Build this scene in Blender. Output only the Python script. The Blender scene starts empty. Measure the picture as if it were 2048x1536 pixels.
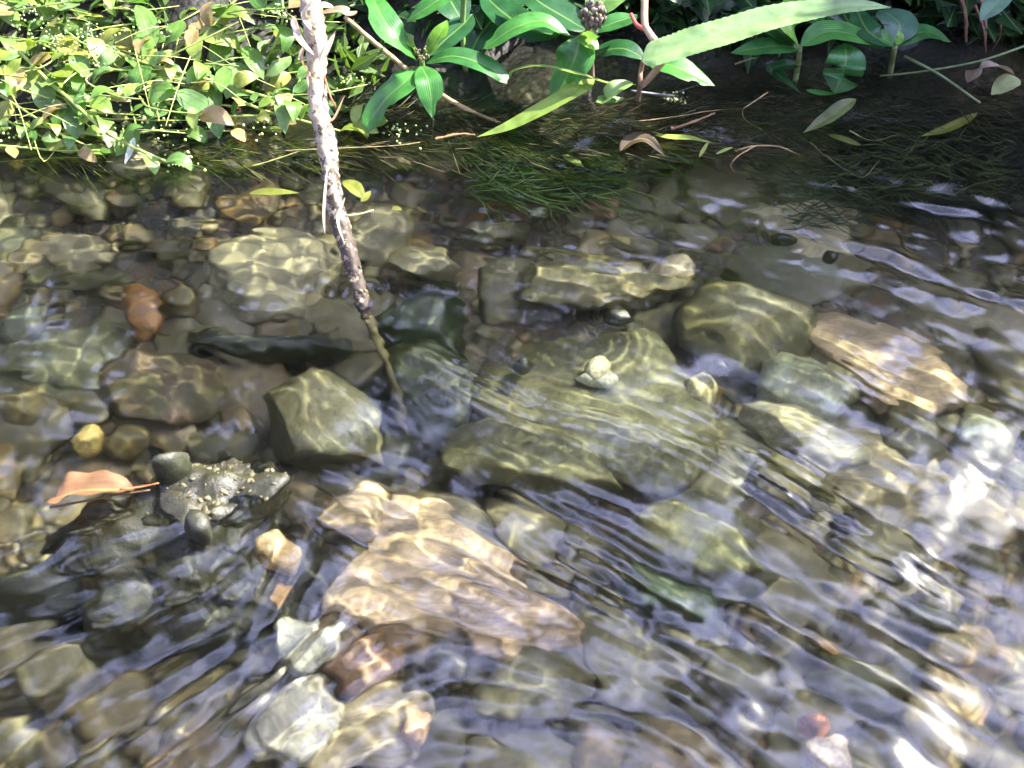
import bpy, math, random
import numpy as np
from mathutils import Vector, Matrix, noise

R = math.radians
S = bpy.context.scene
C = S.collection
rnd = random.Random(7)
rng = np.random.default_rng(11)

# ------------------------------------------------------------------ camera
CAM_H, PITCH, HFOV = 0.80, 52.0, 48.0
cam = bpy.data.cameras.new('camera')
camo = bpy.data.objects.new('camera', cam)
C.objects.link(camo)
camo.location = (0, 0, CAM_H)
camo.rotation_euler = (R(90 - PITCH), 0, 0)
cam.angle = R(HFOV)
cam.clip_start = 0.02
cam.clip_end = 400
cam.dof.use_dof = True
cam.dof.focus_distance = 1.22
cam.dof.aperture_fstop = 9.0
S.camera = camo

# ------------------------------------------------------------------ light
SUN_EL, SUN_AZ = 43.0, 65.0          # azimuth measured from +y towards +x
sdir = Vector((math.sin(R(SUN_AZ)) * math.cos(R(SUN_EL)), math.cos(R(SUN_AZ)) * math.cos(R(SUN_EL)), math.sin(R(SUN_EL))))
sun = bpy.data.lights.new('sun', 'SUN')
sun.energy = 5.0
sun.angle = R(0.6)
sun.color = (1.0, 0.945, 0.82)
suno = bpy.data.objects.new('sun', sun)
C.objects.link(suno)
suno.rotation_euler = (-sdir).to_track_quat('-Z', 'Y').to_euler()
sun.cycles.is_caustics_light = True

world = bpy.data.worlds.new('World')
S.world = world
world.use_nodes = True
nt = world.node_tree
bg = nt.nodes['Background']
bg.inputs[1].default_value = 0.105
sky = nt.nodes.new('ShaderNodeTexSky')
sky.sky_type = 'NISHITA'
sky.sun_disc = False
sky.sun_elevation = R(SUN_EL)
sky.sun_rotation = R(SUN_AZ)
sky.dust_density = 2.0
tc = nt.nodes.new('ShaderNodeTexCoord')
mp = nt.nodes.new('ShaderNodeMapping')
mp.inputs['Scale'].default_value = (1.0, 1.0, 1.6)
nz = nt.nodes.new('ShaderNodeTexNoise')
nz.inputs['Scale'].default_value = 2.6
nz.inputs['Detail'].default_value = 7
nz.inputs['Roughness'].default_value = 0.55
rp = nt.nodes.new('ShaderNodeValToRGB')
rp.color_ramp.elements[0].position = 0.45
rp.color_ramp.elements[1].position = 0.57
rp.color_ramp.elements[0].color = (.2, .2, .2, 1)
mixw = nt.nodes.new('ShaderNodeMix')
mixw.data_type = 'RGBA'
# thin cloud, brighter where it scatters sunlight forward around the sun
dt = nt.nodes.new('ShaderNodeVectorMath')
dt.operation = 'DOT_PRODUCT'
dt.inputs[1].default_value = sdir
nt.links.new(tc.outputs['Generated'], dt.inputs[0])
mx = nt.nodes.new('ShaderNodeMath')
mx.operation = 'MAXIMUM'
mx.inputs[1].default_value = 0.0
nt.links.new(dt.outputs['Value'], mx.inputs[0])
pw = nt.nodes.new('ShaderNodeMath')
pw.operation = 'POWER'
pw.inputs[1].default_value = 9.0
nt.links.new(mx.outputs[0], pw.inputs[0])
am_ = nt.nodes.new('ShaderNodeMath')
am_.operation = 'MULTIPLY_ADD'
am_.inputs[1].default_value = 1.15
am_.inputs[2].default_value = 0.70
nt.links.new(pw.outputs[0], am_.inputs[0])
vs = nt.nodes.new('ShaderNodeVectorMath')
vs.operation = 'SCALE'
vs.inputs[0].default_value = (14.8, 15.2, 27.5)
nt.links.new(am_.outputs[0], vs.inputs['Scale'])
nt.links.new(vs.outputs[0], mixw.inputs['B'])
nt.links.new(tc.outputs['Generated'], mp.inputs[0])
nt.links.new(mp.outputs[0], nz.inputs['Vector'])
nt.links.new(nz.outputs[0], rp.inputs[0])
nt.links.new(rp.outputs[0], mixw.inputs['Factor'])
nt.links.new(sky.outputs[0], mixw.inputs['A'])
nt.links.new(mixw.outputs['Result'], bg.inputs[0])

S.view_settings.view_transform = 'Standard'
S.view_settings.look = 'None'
S.view_settings.exposure = 2.4
S.view_settings.gamma = 1.0
S.view_settings.use_curve_mapping = False
S.render.engine = 'CYCLES'
S.cycles.use_denoising = True
S.cycles.sampling_pattern = 'TABULATED_SOBOL'
S.cycles.max_bounces = 8
S.cycles.transparent_max_bounces = 8
S.cycles.sample_clamp_indirect = 4.0
S.cycles.sample_clamp_direct = 30.0

# ------------------------------------------------------------------ where a point of the photograph lies in the place
FPX = 1024 / math.tan(R(HFOV / 2))


def P(px, py, z=0.0):
    """world point at height z seen at (px, py) of the 2048 x 1536 photograph; below water the ray is refracted"""
    x, y = (px - 1024) / FPX, -(py - 768) / FPX
    a = R(PITCH)
    d = Vector((x, math.cos(a) + y * math.sin(a), -math.sin(a) + y * math.cos(a))).normalized()
    if z >= 0:
        return Vector((0, 0, CAM_H)) + d * ((z - CAM_H) / d.z)
    p = Vector((0, 0, CAM_H)) + d * (-CAM_H / d.z)
    n = 1 / 1.33
    c = -d.z
    k = math.sqrt(1 - n * n * (1 - c * c))
    t = d * n + Vector((0, 0, n * c - k))
    return p + t * (z / t.z)


def PP(pts):
    return [P(*q) for q in pts]


# ------------------------------------------------------------------ materials
def new_mat(name):
    m = bpy.data.materials.new(name)
    m.use_nodes = True
    return m, m.node_tree.nodes, m.node_tree.links, m.node_tree.nodes['Principled BSDF']


def nd(N, t, **kw):
    n = N.new(t)
    for k, v in kw.items():
        if k in n.inputs:
            n.inputs[k].default_value = v
        else:
            setattr(n, k, v)
    return n


def mixc(N, L, fac, a, b, mode='MIX'):
    m = N.new('ShaderNodeMix')
    m.data_type = 'RGBA'
    m.blend_type = mode
    for key, v in (('Factor', fac), ('A', a), ('B', b)):
        if hasattr(v, 'is_linked') or hasattr(v, 'links'):
            L.new(v, m.inputs[key])
        else:
            m.inputs[key].default_value = v
    return m.outputs['Result']


def ramp(N, L, src, stops):
    r = N.new('ShaderNodeValToRGB')
    e = r.color_ramp.elements
    e[0].position, e[1].position = stops[0][0], stops[-1][0]
    e[0].color = (*[stops[0][1]] * 3, 1) if not isinstance(stops[0][1], tuple) else (*stops[0][1], 1)
    e[1].color = (*[stops[-1][1]] * 3, 1) if not isinstance(stops[-1][1], tuple) else (*stops[-1][1], 1)
    for p, c in stops[1:-1]:
        x = e.new(p)
        x.color = (c, c, c, 1) if not isinstance(c, tuple) else (*c, 1)
    L.new(src, r.inputs[0])
    return r.outputs[0]


def stone_mat(name, scale=60.0, algae=0.35, rough=0.55, speck=0.5, streak=False, silt=.95):
    m, N, L, B = new_mat(name)
    oi = nd(N, 'ShaderNodeObjectInfo')
    g = nd(N, 'ShaderNodeNewGeometry')
    tcn = nd(N, 'ShaderNodeTexCoord')
    off = nd(N, 'ShaderNodeVectorMath', operation='MULTIPLY_ADD')
    L.new(oi.outputs['Random'], off.inputs[0])
    off.inputs[1].default_value = (37, 19, 53)
    L.new(g.outputs['Position'], off.inputs[2])
    vec = off.outputs[0]
    if streak:
        mpn = nd(N, 'ShaderNodeMapping')
        mpn.inputs['Rotation'].default_value = (0, 0, R(-28))
        mpn.inputs['Scale'].default_value = (.25, 1.5, 1)
        L.new(vec, mpn.inputs[0])
        vec = mpn.outputs[0]
    n1 = nd(N, 'ShaderNodeTexNoise', Scale=scale, Detail=6.0, Roughness=0.6)
    n2 = nd(N, 'ShaderNodeTexNoise', Scale=scale * 5, Detail=4.0, Roughness=0.7)
    n3 = nd(N, 'ShaderNodeTexNoise', Scale=scale * .8, Detail=6.0, Roughness=.65)
    for n in (n1, n2, n3):
        L.new(vec, n.inputs['Vector'])
    base = oi.outputs['Color']
    v1 = ramp(N, L, n1.outputs[0], [(.3, .4), (.5, 1.0), (.7, 1.7)])
    c = mixc(N, L, 1.0, base, v1, 'MULTIPLY')
    v2 = ramp(N, L, n2.outputs[0], [(.35, .55), (.5, 1.0), (.68, 1.5)])
    c2 = mixc(N, L, speck, c, mixc(N, L, 1.0, c, v2, 'MULTIPLY'))
    sep = nd(N, 'ShaderNodeSeparateXYZ')
    L.new(g.outputs['Normal'], sep.inputs[0])
    am = nd(N, 'ShaderNodeMath', operation='MULTIPLY')
    L.new(ramp(N, L, n3.outputs[0], [(.42, 0.0), (.62, 1.0)]), am.inputs[0])
    am.inputs[1].default_value = algae
    c3 = mixc(N, L, am.outputs[0], c2, (.055, .065, .02, 1))
    # thin brown-green silt in patches that run across neighbouring stones, and wet-dark rock colour
    ns = nd(N, 'ShaderNodeTexNoise', Scale=11.0, Detail=5.0, Roughness=.6)
    L.new(g.outputs['Position'], ns.inputs['Vector'])
    sf = nd(N, 'ShaderNodeMath', operation='MULTIPLY')
    L.new(ramp(N, L, ns.outputs[0], [(.32, .3), (.62, 1.0)]), sf.inputs[0])
    sf.inputs[1].default_value = silt
    c3 = mixc(N, L, sf.outputs[0], c3, (.10, .088, .038, 1))
    c3 = mixc(N, L, 1.0, c3, (.92, .90, .76, 1), 'MULTIPLY')
    L.new(c3, B.inputs['Base Color'])
    B.inputs['Roughness'].default_value = rough
    bm = nd(N, 'ShaderNodeBump', Strength=.6, Distance=.0015)
    L.new(n2.outputs[0], bm.inputs['Height'])
    L.new(bm.outputs[0], B.inputs['Normal'])
    return m


M = {}
M['stone'] = stone_mat('stone')
M['clean_stone'] = stone_mat('clean_stone', 60, .1, .5, .7, silt=.12)
M['mossy_stone'] = stone_mat('mossy_stone', 45, .8, .7, .8, silt=.5)
M['sandstone'] = stone_mat('sandstone', 50, .12, .7, .8, True, silt=.25)
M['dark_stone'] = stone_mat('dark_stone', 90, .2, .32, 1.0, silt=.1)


def bed_mat():
    m, N, L, B = new_mat('gravel_bed')
    g = nd(N, 'ShaderNodeNewGeometry')
    vo = nd(N, 'ShaderNodeTexVoronoi', Scale=130.0)
    n1 = nd(N, 'ShaderNodeTexNoise', Scale=9.0, Detail=6.0)
    n2 = nd(N, 'ShaderNodeTexNoise', Scale=220.0, Detail=4.0, Roughness=.7)
    for n in (vo, n1, n2):
        L.new(g.outputs['Position'], n.inputs['Vector'])
    sp = nd(N, 'ShaderNodeSeparateColor')
    L.new(vo.outputs['Color'], sp.inputs[0])
    cc = ramp(N, L, sp.outputs[0], [(0, (.05, .045, .03)), (.35, (.11, .10, .065)), (.6, (.17, .13, .075)), (.8, (.22, .12, .05)), (1, (.3, .28, .21))])
    c = mixc(N, L, .6, cc, mixc(N, L, 1.0, cc, ramp(N, L, n2.outputs[0], [(.3, .5), (.7, 1.6)]), 'MULTIPLY'))
    c = mixc(N, L, ramp(N, L, n1.outputs[0], [(.4, 0.0), (.62, .75)]), c, (.06, .06, .03, 1))
    # bank soil; the near-black mud under the water edge also paints shade
    sz = nd(N, 'ShaderNodeSeparateXYZ')
    L.new(g.outputs['Position'], sz.inputs[0])
    mr = nd(N, 'ShaderNodeMapRange')
    L.new(sz.outputs['Z'], mr.inputs[0])
    mr.inputs['From Min'].default_value = -.075
    mr.inputs['From Max'].default_value = -.02
    c = mixc(N, L, 1.0, c, (.6, .6, .55, 1), 'MULTIPLY')
    c = mixc(N, L, mr.outputs[0], c, mixc(N, L, n2.outputs[0], (.006, .006, .004, 1), (.014, .012, .007, 1)))
    L.new(c, B.inputs['Base Color'])
    B.inputs['Roughness'].default_value = .75
    bm = nd(N, 'ShaderNodeBump', Strength=.8, Distance=.003)
    L.new(vo.outputs['Distance'], bm.inputs['Height'])
    bm.invert = True
    L.new(bm.outputs[0], B.inputs['Normal'])
    return m


M['bed'] = bed_mat()


def leaf_mat(name, trans=.35, rough=.33, veins=7.0, blotch=.3):
    m, N, L, B = new_mat(name)
    oi = nd(N, 'ShaderNodeObjectInfo')
    uv = nd(N, 'ShaderNodeUVMap')
    sx = nd(N, 'ShaderNodeSeparateXYZ')
    L.new(uv.outputs[0], sx.inputs[0])
    # parallel veins: fine ridges along the blade, a strong midrib
    w = nd(N, 'ShaderNodeMath', operation='MULTIPLY')
    L.new(sx.outputs['X'], w.inputs[0])
    w.inputs[1].default_value = veins * 2 * math.pi
    s = nd(N, 'ShaderNodeMath', operation='SINE')
    L.new(w.outputs[0], s.inputs[0])
    ab = nd(N, 'ShaderNodeMath', operation='ABSOLUTE')
    sb = nd(N, 'ShaderNodeMath', operation='SUBTRACT')
    L.new(sx.outputs['X'], sb.inputs[0])
    sb.inputs[1].default_value = .5
    L.new(sb.outputs[0], ab.inputs[0])
    mid = ramp(N, L, ab.outputs[0], [(0.0, 1.0), (.045, 0.0)])
    g = nd(N, 'ShaderNodeNewGeometry')
    n1 = nd(N, 'ShaderNodeTexNoise', Scale=55.0, Detail=5.0)
    n2 = nd(N, 'ShaderNodeTexNoise', Scale=420.0, Detail=2.0)
    L.new(g.outputs['Position'], n1.inputs['Vector'])
    L.new(g.outputs['Position'], n2.inputs['Vector'])
    base = oi.outputs['Color']
    c = mixc(N, L, 1.0, base, ramp(N, L, n1.outputs[0], [(.3, .65), (.5, 1.0), (.7, 1.3)]), 'MULTIPLY')
    lf = nd(N, 'ShaderNodeMath', operation='MULTIPLY')
    L.new(mid, lf.inputs[0])
    lf.inputs[1].default_value = .55
    c = mixc(N, L, lf.outputs[0], c, (.22, .34, .09, 1))
    bl = nd(N, 'ShaderNodeMath', operation='MULTIPLY')
    L.new(ramp(N, L, n1.outputs[0], [(.66, 0.0), (.74, 1.0)]), bl.inputs[0])
    bl.inputs[1].default_value = blotch
    c = mixc(N, L, bl.outputs[0], c, (.13, .08, .025, 1))
    L.new(c, B.inputs['Base Color'])
    B.inputs['Roughness'].default_value = rough
    bm = nd(N, 'ShaderNodeBump', Strength=.22, Distance=.0012)
    ad = nd(N, 'ShaderNodeMath', operation='MULTIPLY_ADD')
    L.new(s.outputs[0], ad.inputs[0])
    ad.inputs[1].default_value = .25
    L.new(n2.outputs[0], ad.inputs[2])
    L.new(ad.outputs[0], bm.inputs['Height'])
    L.new(bm.outputs[0], B.inputs['Normal'])
    t = nd(N, 'ShaderNodeBsdfTranslucent')
    tcol = mixc(N, L, .5, c, mixc(N, L, 1.0, c, (1.5, 1.6, .35, 1), 'MULTIPLY'))
    L.new(tcol, t.inputs[0])
    ms = nd(N, 'ShaderNodeMixShader')
    ms.inputs[0].default_value = trans
    L.new(B.outputs[0], ms.inputs[1])
    L.new(t.outputs[0], ms.inputs[2])
    L.new(ms.outputs[0], N['Material Output'].inputs[0])
    return m


M['leaf'] = leaf_mat('broad_leaf', .35, .36, 12.0, .45)
M['thin_leaf'] = leaf_mat('thin_leaf', .45, .4, 5.0, .15)
M['dry_leaf'] = leaf_mat('dry_leaf', .25, .6, 9.0, .5)


def plain_mat(name, rough=.5, scale=90.0, lo=.6, hi=1.4, bump=.5, trans=0.0):
    m, N, L, B = new_mat(name)
    oi = nd(N, 'ShaderNodeObjectInfo')
    g = nd(N, 'ShaderNodeNewGeometry')
    n1 = nd(N, 'ShaderNodeTexNoise', Scale=scale, Detail=6.0, Roughness=.65)
    L.new(g.outputs['Position'], n1.inputs['Vector'])
    c = mixc(N, L, 1.0, oi.outputs['Color'], ramp(N, L, n1.outputs[0], [(.32, lo), (.5, 1.0), (.68, hi)]), 'MULTIPLY')
    L.new(c, B.inputs['Base Color'])
    B.inputs['Roughness'].default_value = rough
    bm = nd(N, 'ShaderNodeBump', Strength=bump, Distance=.001)
    L.new(n1.outputs[0], bm.inputs['Height'])
    L.new(bm.outputs[0], B.inputs['Normal'])
    return m


M['stem'] = plain_mat('green_stem')
M['seed'] = plain_mat('seed_head', .6)


def bark_mat():
    m, N, L, B = new_mat('peeling_bark')
    g = nd(N, 'ShaderNodeNewGeometry')
    n1 = nd(N, 'ShaderNodeTexNoise', Scale=95.0, Detail=6.0, Roughness=.7)
    n2 = nd(N, 'ShaderNodeTexNoise', Scale=420.0, Detail=3.0)
    n3 = nd(N, 'ShaderNodeTexVoronoi', Scale=170.0)
    for n in (n1, n2, n3):
        L.new(g.outputs['Position'], n.inputs['Vector'])
    c = ramp(N, L, n1.outputs[0], [(.25, (.08, .055, .03)), (.38, (.26, .20, .12)), (.5, (.36, .31, .21)), (.62, (.26, .20, .12)), (.72, (.10, .065, .03))])
    # wet, blackened, spotted bark towards the water (dark marks of the thing itself)
    sz = nd(N, 'ShaderNodeSeparateXYZ')
    L.new(g.outputs['Position'], sz.inputs[0])
    mr = nd(N, 'ShaderNodeMapRange')
    L.new(sz.outputs['Z'], mr.inputs[0])
    mr.inputs['From Min'].default_value = .125
    mr.inputs['From Max'].default_value = .03
    ad = nd(N, 'ShaderNodeMath', operation='MULTIPLY_ADD')
    L.new(mr.outputs[0], ad.inputs[0])
    ad.inputs[1].default_value = .17
    L.new(n1.outputs[0], ad.inputs[2])
    ad2 = nd(N, 'ShaderNodeMath', operation='MULTIPLY_ADD')
    L.new(n3.outputs['Distance'], ad2.inputs[0])
    ad2.inputs[1].default_value = .10
    L.new(ad.outputs[0], ad2.inputs[2])
    f = ramp(N, L, ad2.outputs[0], [(.65, 0.0), (.67, 1.0)])
    c = mixc(N, L, f, c, mixc(N, L, n2.outputs[0], (.014, .012, .009, 1), (.07, .045, .022, 1)))
    L.new(c, B.inputs['Base Color'])
    B.inputs['Roughness'].default_value = .6
    bm = nd(N, 'ShaderNodeBump', Strength=.9, Distance=.002)
    L.new(n1.outputs[0], bm.inputs['Height'])
    L.new(bm.outputs[0], B.inputs['Normal'])
    return m


M['bark'] = bark_mat()


def water_mat():
    m = bpy.data.materials.new('water')
    m.use_nodes = True
    N, L = m.node_tree.nodes, m.node_tree.links
    N.clear()
    o = N.new('ShaderNodeOutputMaterial')
    g = N.new('ShaderNodeBsdfGlass')
    g.inputs['IOR'].default_value = 1.45
    g.inputs['Roughness'].default_value = 0.165
    g.inputs['Color'].default_value = (.97, 1.0, .96, 1)
    L.new(g.outputs[0], o.inputs[0])
    return m


M['water'] = water_mat()


# ------------------------------------------------------------------ mesh helpers
def link(name, me, mat=None, parent=None, color=None, smooth=True):
    o = bpy.data.objects.new(name, me)
    C.objects.link(o)
    if mat is not None and len(me.materials) == 0:
        me.materials.append(mat)
    if parent is not None:
        o.parent = parent
        o.matrix_parent_inverse = Matrix.Identity(4)
    if color:
        o.color = (*color, 1)
    o.cycles.is_caustics_receiver = True
    return o


def tag(o, label=None, cat=None, group=None, kind=None):
    if label:
        o['label'] = label
    if cat:
        o['category'] = cat
    if group:
        o['group'] = group
    if kind:
        o['kind'] = kind
    return o


def empty(name, loc):
    o = bpy.data.objects.new(name, None)
    o.empty_display_size = .02
    C.objects.link(o)
    o.location = loc
    return o


def mesh_np(name, co, faces, smooth=True, uv=None):
    """faces: int array (n, k) all of one size"""
    me = bpy.data.meshes.new(name)
    co = np.asarray(co, np.float32)
    faces = np.asarray(faces, np.int32)
    me.vertices.add(len(co))
    me.vertices.foreach_set('co', co.ravel())
    me.loops.add(faces.size)
    me.loops.foreach_set('vertex_index', faces.ravel())
    me.polygons.add(len(faces))
    k = faces.shape[1]
    me.polygons.foreach_set('loop_start', np.arange(0, faces.size, k, dtype=np.int32))
    me.polygons.foreach_set('loop_total', np.full(len(faces), k, np.int32))
    me.polygons.foreach_set('use_smooth', np.full(len(faces), smooth))
    if uv is not None:
        l = me.uv_layers.new(name='UVMap')
        l.data.foreach_set('uv', np.asarray(uv, np.float32)[faces.ravel()].ravel())
    me.update()
    me.validate()
    return me


def grid_faces(nx, ny):
    I, J = np.meshgrid(np.arange(nx - 1), np.arange(ny - 1))
    a = (J * nx + I).ravel()
    return np.stack([a, a + 1, a + nx + 1, a + nx], 1)


def spline(pts, n):
    """Catmull-Rom through pts (Vectors), n samples"""
    p = [Vector(q) for q in pts]
    if len(p) == 2:
        return [p[0].lerp(p[1], i / (n - 1)) for i in range(n)]
    p = [p[0] * 2 - p[1]] + p + [p[-1] * 2 - p[-2]]
    out = []
    m = len(p) - 3
    for i in range(n):
        t = i / (n - 1) * m
        k = min(int(t), m - 1)
        t -= k
        a, b, c, d = p[k:k + 4]
        out.append(.5 * ((2 * b) + (c - a) * t + (2 * a - 5 * b + 4 * c - d) * t * t + (-a + 3 * b - 3 * c + d) * t ** 3))
    return out


def tube_arrays(pts, radii, n=16, sides=8, lump=0.0, seed=0, base=0):
    c = spline(pts, n)
    rr = np.interp(np.linspace(0, 1, n), np.linspace(0, 1, len(radii)), radii)
    co = []
    side = None
    for i, p in enumerate(c):
        t = (c[min(i + 1, n - 1)] - c[max(i - 1, 0)]).normalized()
        if side is None:
            side = t.cross(Vector((0, 0, 1)))
            if side.length < .1:
                side = t.cross(Vector((1, 0, 0)))
        side = (side - t * side.dot(t)).normalized()
        up = side.cross(t)
        for k in range(sides):
            a = 2 * math.pi * k / sides
            q = side * math.cos(a) + up * math.sin(a)
            r = rr[i]
            if lump:
                v = p * (.7 / max(rr[0], 1e-4)) + q * 1.3 + Vector((seed, seed, seed))
                r *= 1 + lump * noise.noise(v) + lump * .5 * noise.noise(v * 3)
            co.append(p + q * r)
    f = []
    for i in range(n - 1):
        for k in range(sides):
            k2 = (k + 1) % sides
            f.append((base + i * sides + k, base + i * sides + k2, base + (i + 1) * sides + k2, base + (i + 1) * sides + k))
    return co, f


def tube(name, pts, radii, mat, parent=None, color=None, n=16, sides=8, lump=0.0, seed=0):
    co, f = tube_arrays(pts, radii, n, sides, lump, seed)
    o0 = parent.location if parent is not None and parent.parent is None else Vector()
    co = [c - o0 for c in co]
    nn = len(co)
    co += [sum(co[:sides], Vector()) / sides, sum(co[-sides:], Vector()) / sides]
    f = [list(q) for q in f]
    for k in range(sides):
        k2 = (k + 1) % sides
        f.append([nn, k2, k])
        f.append([nn + 1, nn - sides + k, nn - sides + k2])
    me = bpy.data.meshes.new(name)
    me.from_pydata([tuple(c) for c in co], [], f)
    for p in me.polygons:
        p.use_smooth = True
    return link(name, me, mat, parent, color)


def many_tubes(name, specs, mat, parent=None, color=None, n=8, sides=4):
    """specs: list of (pts, radii): one joined mesh"""
    co, f = [], []
    for pts, rad in specs:
        c, g = tube_arrays(pts, rad, n, sides, base=len(co))
        co += c
        f += g
    o0 = parent.location if parent is not None else Vector()
    me = mesh_np(name, [tuple(c - o0) for c in co], f)
    return link(name, me, mat, parent, color)


def leaf_mesh(name, pts, width, fold=.18, roll=0.0, bites=(), wav=.04, seed=0, nu=9, nv=26, shape=.42, origin=Vector(), across=None, serr=0.0):
    """blade along pts (base -> tip); bites = (v, side, depth, size)"""
    c = spline(pts, nv)
    length = sum((c[i + 1] - c[i]).length for i in range(nv - 1))
    co, uv = [], []
    for i, p in enumerate(c):
        v = i / (nv - 1)
        t = (c[min(i + 1, nv - 1)] - c[max(i - 1, 0)]).normalized()
        a = Vector(across) if across is not None else t.cross(Vector((0, 0, 1)))
        if a.length < .15:
            a = Vector((1, 0, 0))
        a = (a - t * a.dot(t)).normalized()
        u_ = a.cross(t)
        if u_.z < 0:
            u_ = -u_
        if roll:
            q = Matrix.Rotation(roll, 3, t)
            a, u_ = q @ a, q @ u_
        # outline: fast swell, widest at `shape`, long point
        if v < shape:
            prof = math.sin(math.pi / 2 * min(1, (v / shape)) ** .75) ** .9
        else:
            prof = math.cos(math.pi / 2 * ((v - shape) / (1 - shape)) ** 1.35) ** 1.0
        prof = max(prof, .035 if v < .5 else 0.004)
        for j in range(nu):
            s = -1 + 2 * j / (nu - 1)
            w = width / 2 * prof
            sgn = 1 if s > 0 else -1
            for (bv, bs, bd, bz) in bites:
                if bs == sgn:
                    w *= 1 - bd * math.exp(-((v - bv) / bz) ** 4)
            if serr and abs(s) > .8:
                w *= 1 + serr * ((i * .5) % 1.0 * 2 - .5) * (.6 + .8 * abs(noise.noise(Vector((v * 9, sgn, seed)))))
            w *= 1 + wav * .5 * noise.noise(Vector((v * 14, sgn * 5 + seed, seed)))
            h = -abs(s) * fold * -1 * w * (1.15 - .5 * abs(s))
            h += wav * width * .8 * noise.noise(Vector((v * 6 + seed * 3.1, s * 1.3, seed))) * abs(s)
            co.append(p + a * (s * w) + u_ * h - origin)
            uv.append((j / (nu - 1), v))
    f = grid_faces(nu, nv)
    return mesh_np(name, [tuple(q) for q in co], f, True, uv)


def leaf(pts, wpx, parent, color, mat='leaf', name='leaf', label=None, **kw):
    """pts = [(px, py, z)...] base to tip, wpx = widest width in photo pixels"""
    mid = pts[len(pts) // 2]
    a, b = P(mid[0] - wpx / 2, mid[1], mid[2]), P(mid[0] + wpx / 2, mid[1], mid[2])
    wid = (b - a).length
    org = parent.location if parent is not None else Vector()
    me = leaf_mesh(name, PP(pts), wid, origin=org, **kw)
    o = link(name, me, M[mat], parent, color)
    if label:
        o['label'] = label
    return o


ICO = {}


def ico(sub):
    if sub not in ICO:
        import bmesh
        bm = bmesh.new()
        bmesh.ops.create_icosphere(bm, subdivisions=sub, radius=1)
        bm.verts.ensure_lookup_table()
        co = np.array([v.co[:] for v in bm.verts])
        f = np.array([[v.index for v in q.verts] for q in bm.faces])
        bm.free()
        ICO[sub] = (co, f)
    return ICO[sub]


def rock_arrays(seed, sub=3, cuts=7, lump=.12, fine=.03, flat=.35):
    co, f = ico(sub)
    co = co.copy()
    g = np.random.default_rng(seed)
    for k in range(cuts):
        n = g.normal(size=3)
        n[2] *= .6
        n /= np.linalg.norm(n)
        d = g.uniform(.55, .85)
        x = co @ n - d
        co -= np.outer(np.where(x > 0, x * .93, 0), n)
    # flattened crown
    x = co[:, 2] - flat - .35
    co[:, 2] -= np.where(x > 0, x * .6, 0)
    off = g.uniform(-50, 50, 3)
    out = []
    for p in co:
        v = Vector(p)
        q = v * 1.4 + Vector(off)
        s = 1 + lump * noise.noise(q) + lump * .5 * noise.noise(q * 2.3) + fine * noise.noise(q * 6)
        if fine and sub > 3:
            s += fine * .7 * noise.noise(q * 14)
        out.append((v * s)[:])
    out = np.array(out)
    out /= np.abs(out).max(0)
    return out, f


def rock(label, px, py, ztop, w, h, thick, col, rot=0.0, seed=1, mat='stone', sub=4, cat='stone', name='stone', group=None, lump=.14, fine=.03, cuts=7, flat=.35, tilt=0.0):
    c = P(px, py, ztop)
    hw = (P(px + w / 2, py, ztop) - P(px - w / 2, py, ztop)).length / 2
    hh = (P(px, py - h / 2, ztop) - P(px, py + h / 2, ztop)).length / 2
    co, f = rock_arrays(seed, sub, cuts, lump, fine, flat)
    a = R(rot)
    rx, ry = hw, hh
    co = co * np.array([rx, ry, thick])
    if tilt:
        co[:, 2] += co[:, 0] * tilt
    ca, sa = math.cos(a), math.sin(a)
    co = np.stack([co[:, 0] * ca - co[:, 1] * sa, co[:, 0] * sa + co[:, 1] * ca, co[:, 2]], 1)
    me = mesh_np(name, co, f)
    o = link(name, me, M[mat], None, col)
    o.location = (c.x, c.y, ztop - thick * .92)
    tag(o, label, cat, group)
    return o


# ------------------------------------------------------------------ the stream bed and both banks
def fbm(x, y, s, seed=0):
    return noise.fractal(Vector((x * s + seed, y * s - seed, seed * .37)), .6, 2.0, 4)


def shore(x):
    """y of the far water line"""
    return 1.11 + .10 * math.tanh((x + .05) * 5) + .025 * math.sin(x * 9 + 1) + .02 * math.sin(x * 23)


def bed_z(x, y):
    z = -.105 + .018 * fbm(x, y, 4, 3) + .006 * fbm(x, y, 18, 9)
    d = y - shore(x)
    t = min(1, max(0, (d + .24) / .24))
    z += (.105) * t * t * (3 - 2 * t) * .98
    if d > 0:
        z += .16 * min(d, .6) + .55 * max(0, min(d - .35, 3)) + .02 * fbm(x, y, 6, 5)
    # deeper trough between the rocks
    q = P(850, 740, -.1)
    z -= .035 * math.exp(-((x - q.x) / .06) ** 2 - ((y - q.y) / .10) ** 2)
    # near bank, behind the camera
    if y < -.25:
        t = min(1, (-.25 - y) / .5)
        z += .14 * t * t * (3 - 2 * t) + .25 * max(0, -.75 - y)
    return z


def axis(a, b, step, far, grow=1.35):
    core = list(np.arange(a, b + 1e-6, step))
    s = step
    lo, hi = [], []
    x = a
    while x > -far:
        s *= grow
        x -= s
        lo.append(x)
    s, x = step, b
    while x < far:
        s *= grow
        x += s
        hi.append(x)
    return np.array(lo[::-1] + core + hi)


xs, ys = axis(-.9, .9, .0125, 60), axis(-.1, 1.7, .0125, 60)
Z = np.array([[bed_z(x, y) if abs(x) < 8 and abs(y) < 8 else bed_z(max(-8, min(8, x)), max(-8, min(8, y))) for x in xs] for y in ys])
X, Y = np.meshgrid(xs, ys)
bed = link('stream_bed', mesh_np('stream_bed', np.stack([X, Y, Z], -1).reshape(-1, 3), grid_faces(len(xs), len(ys))), M['bed'])
tag(bed, kind='structure')
bed['label'] = 'gravel and cobble bed of the shallow stream'

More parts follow.
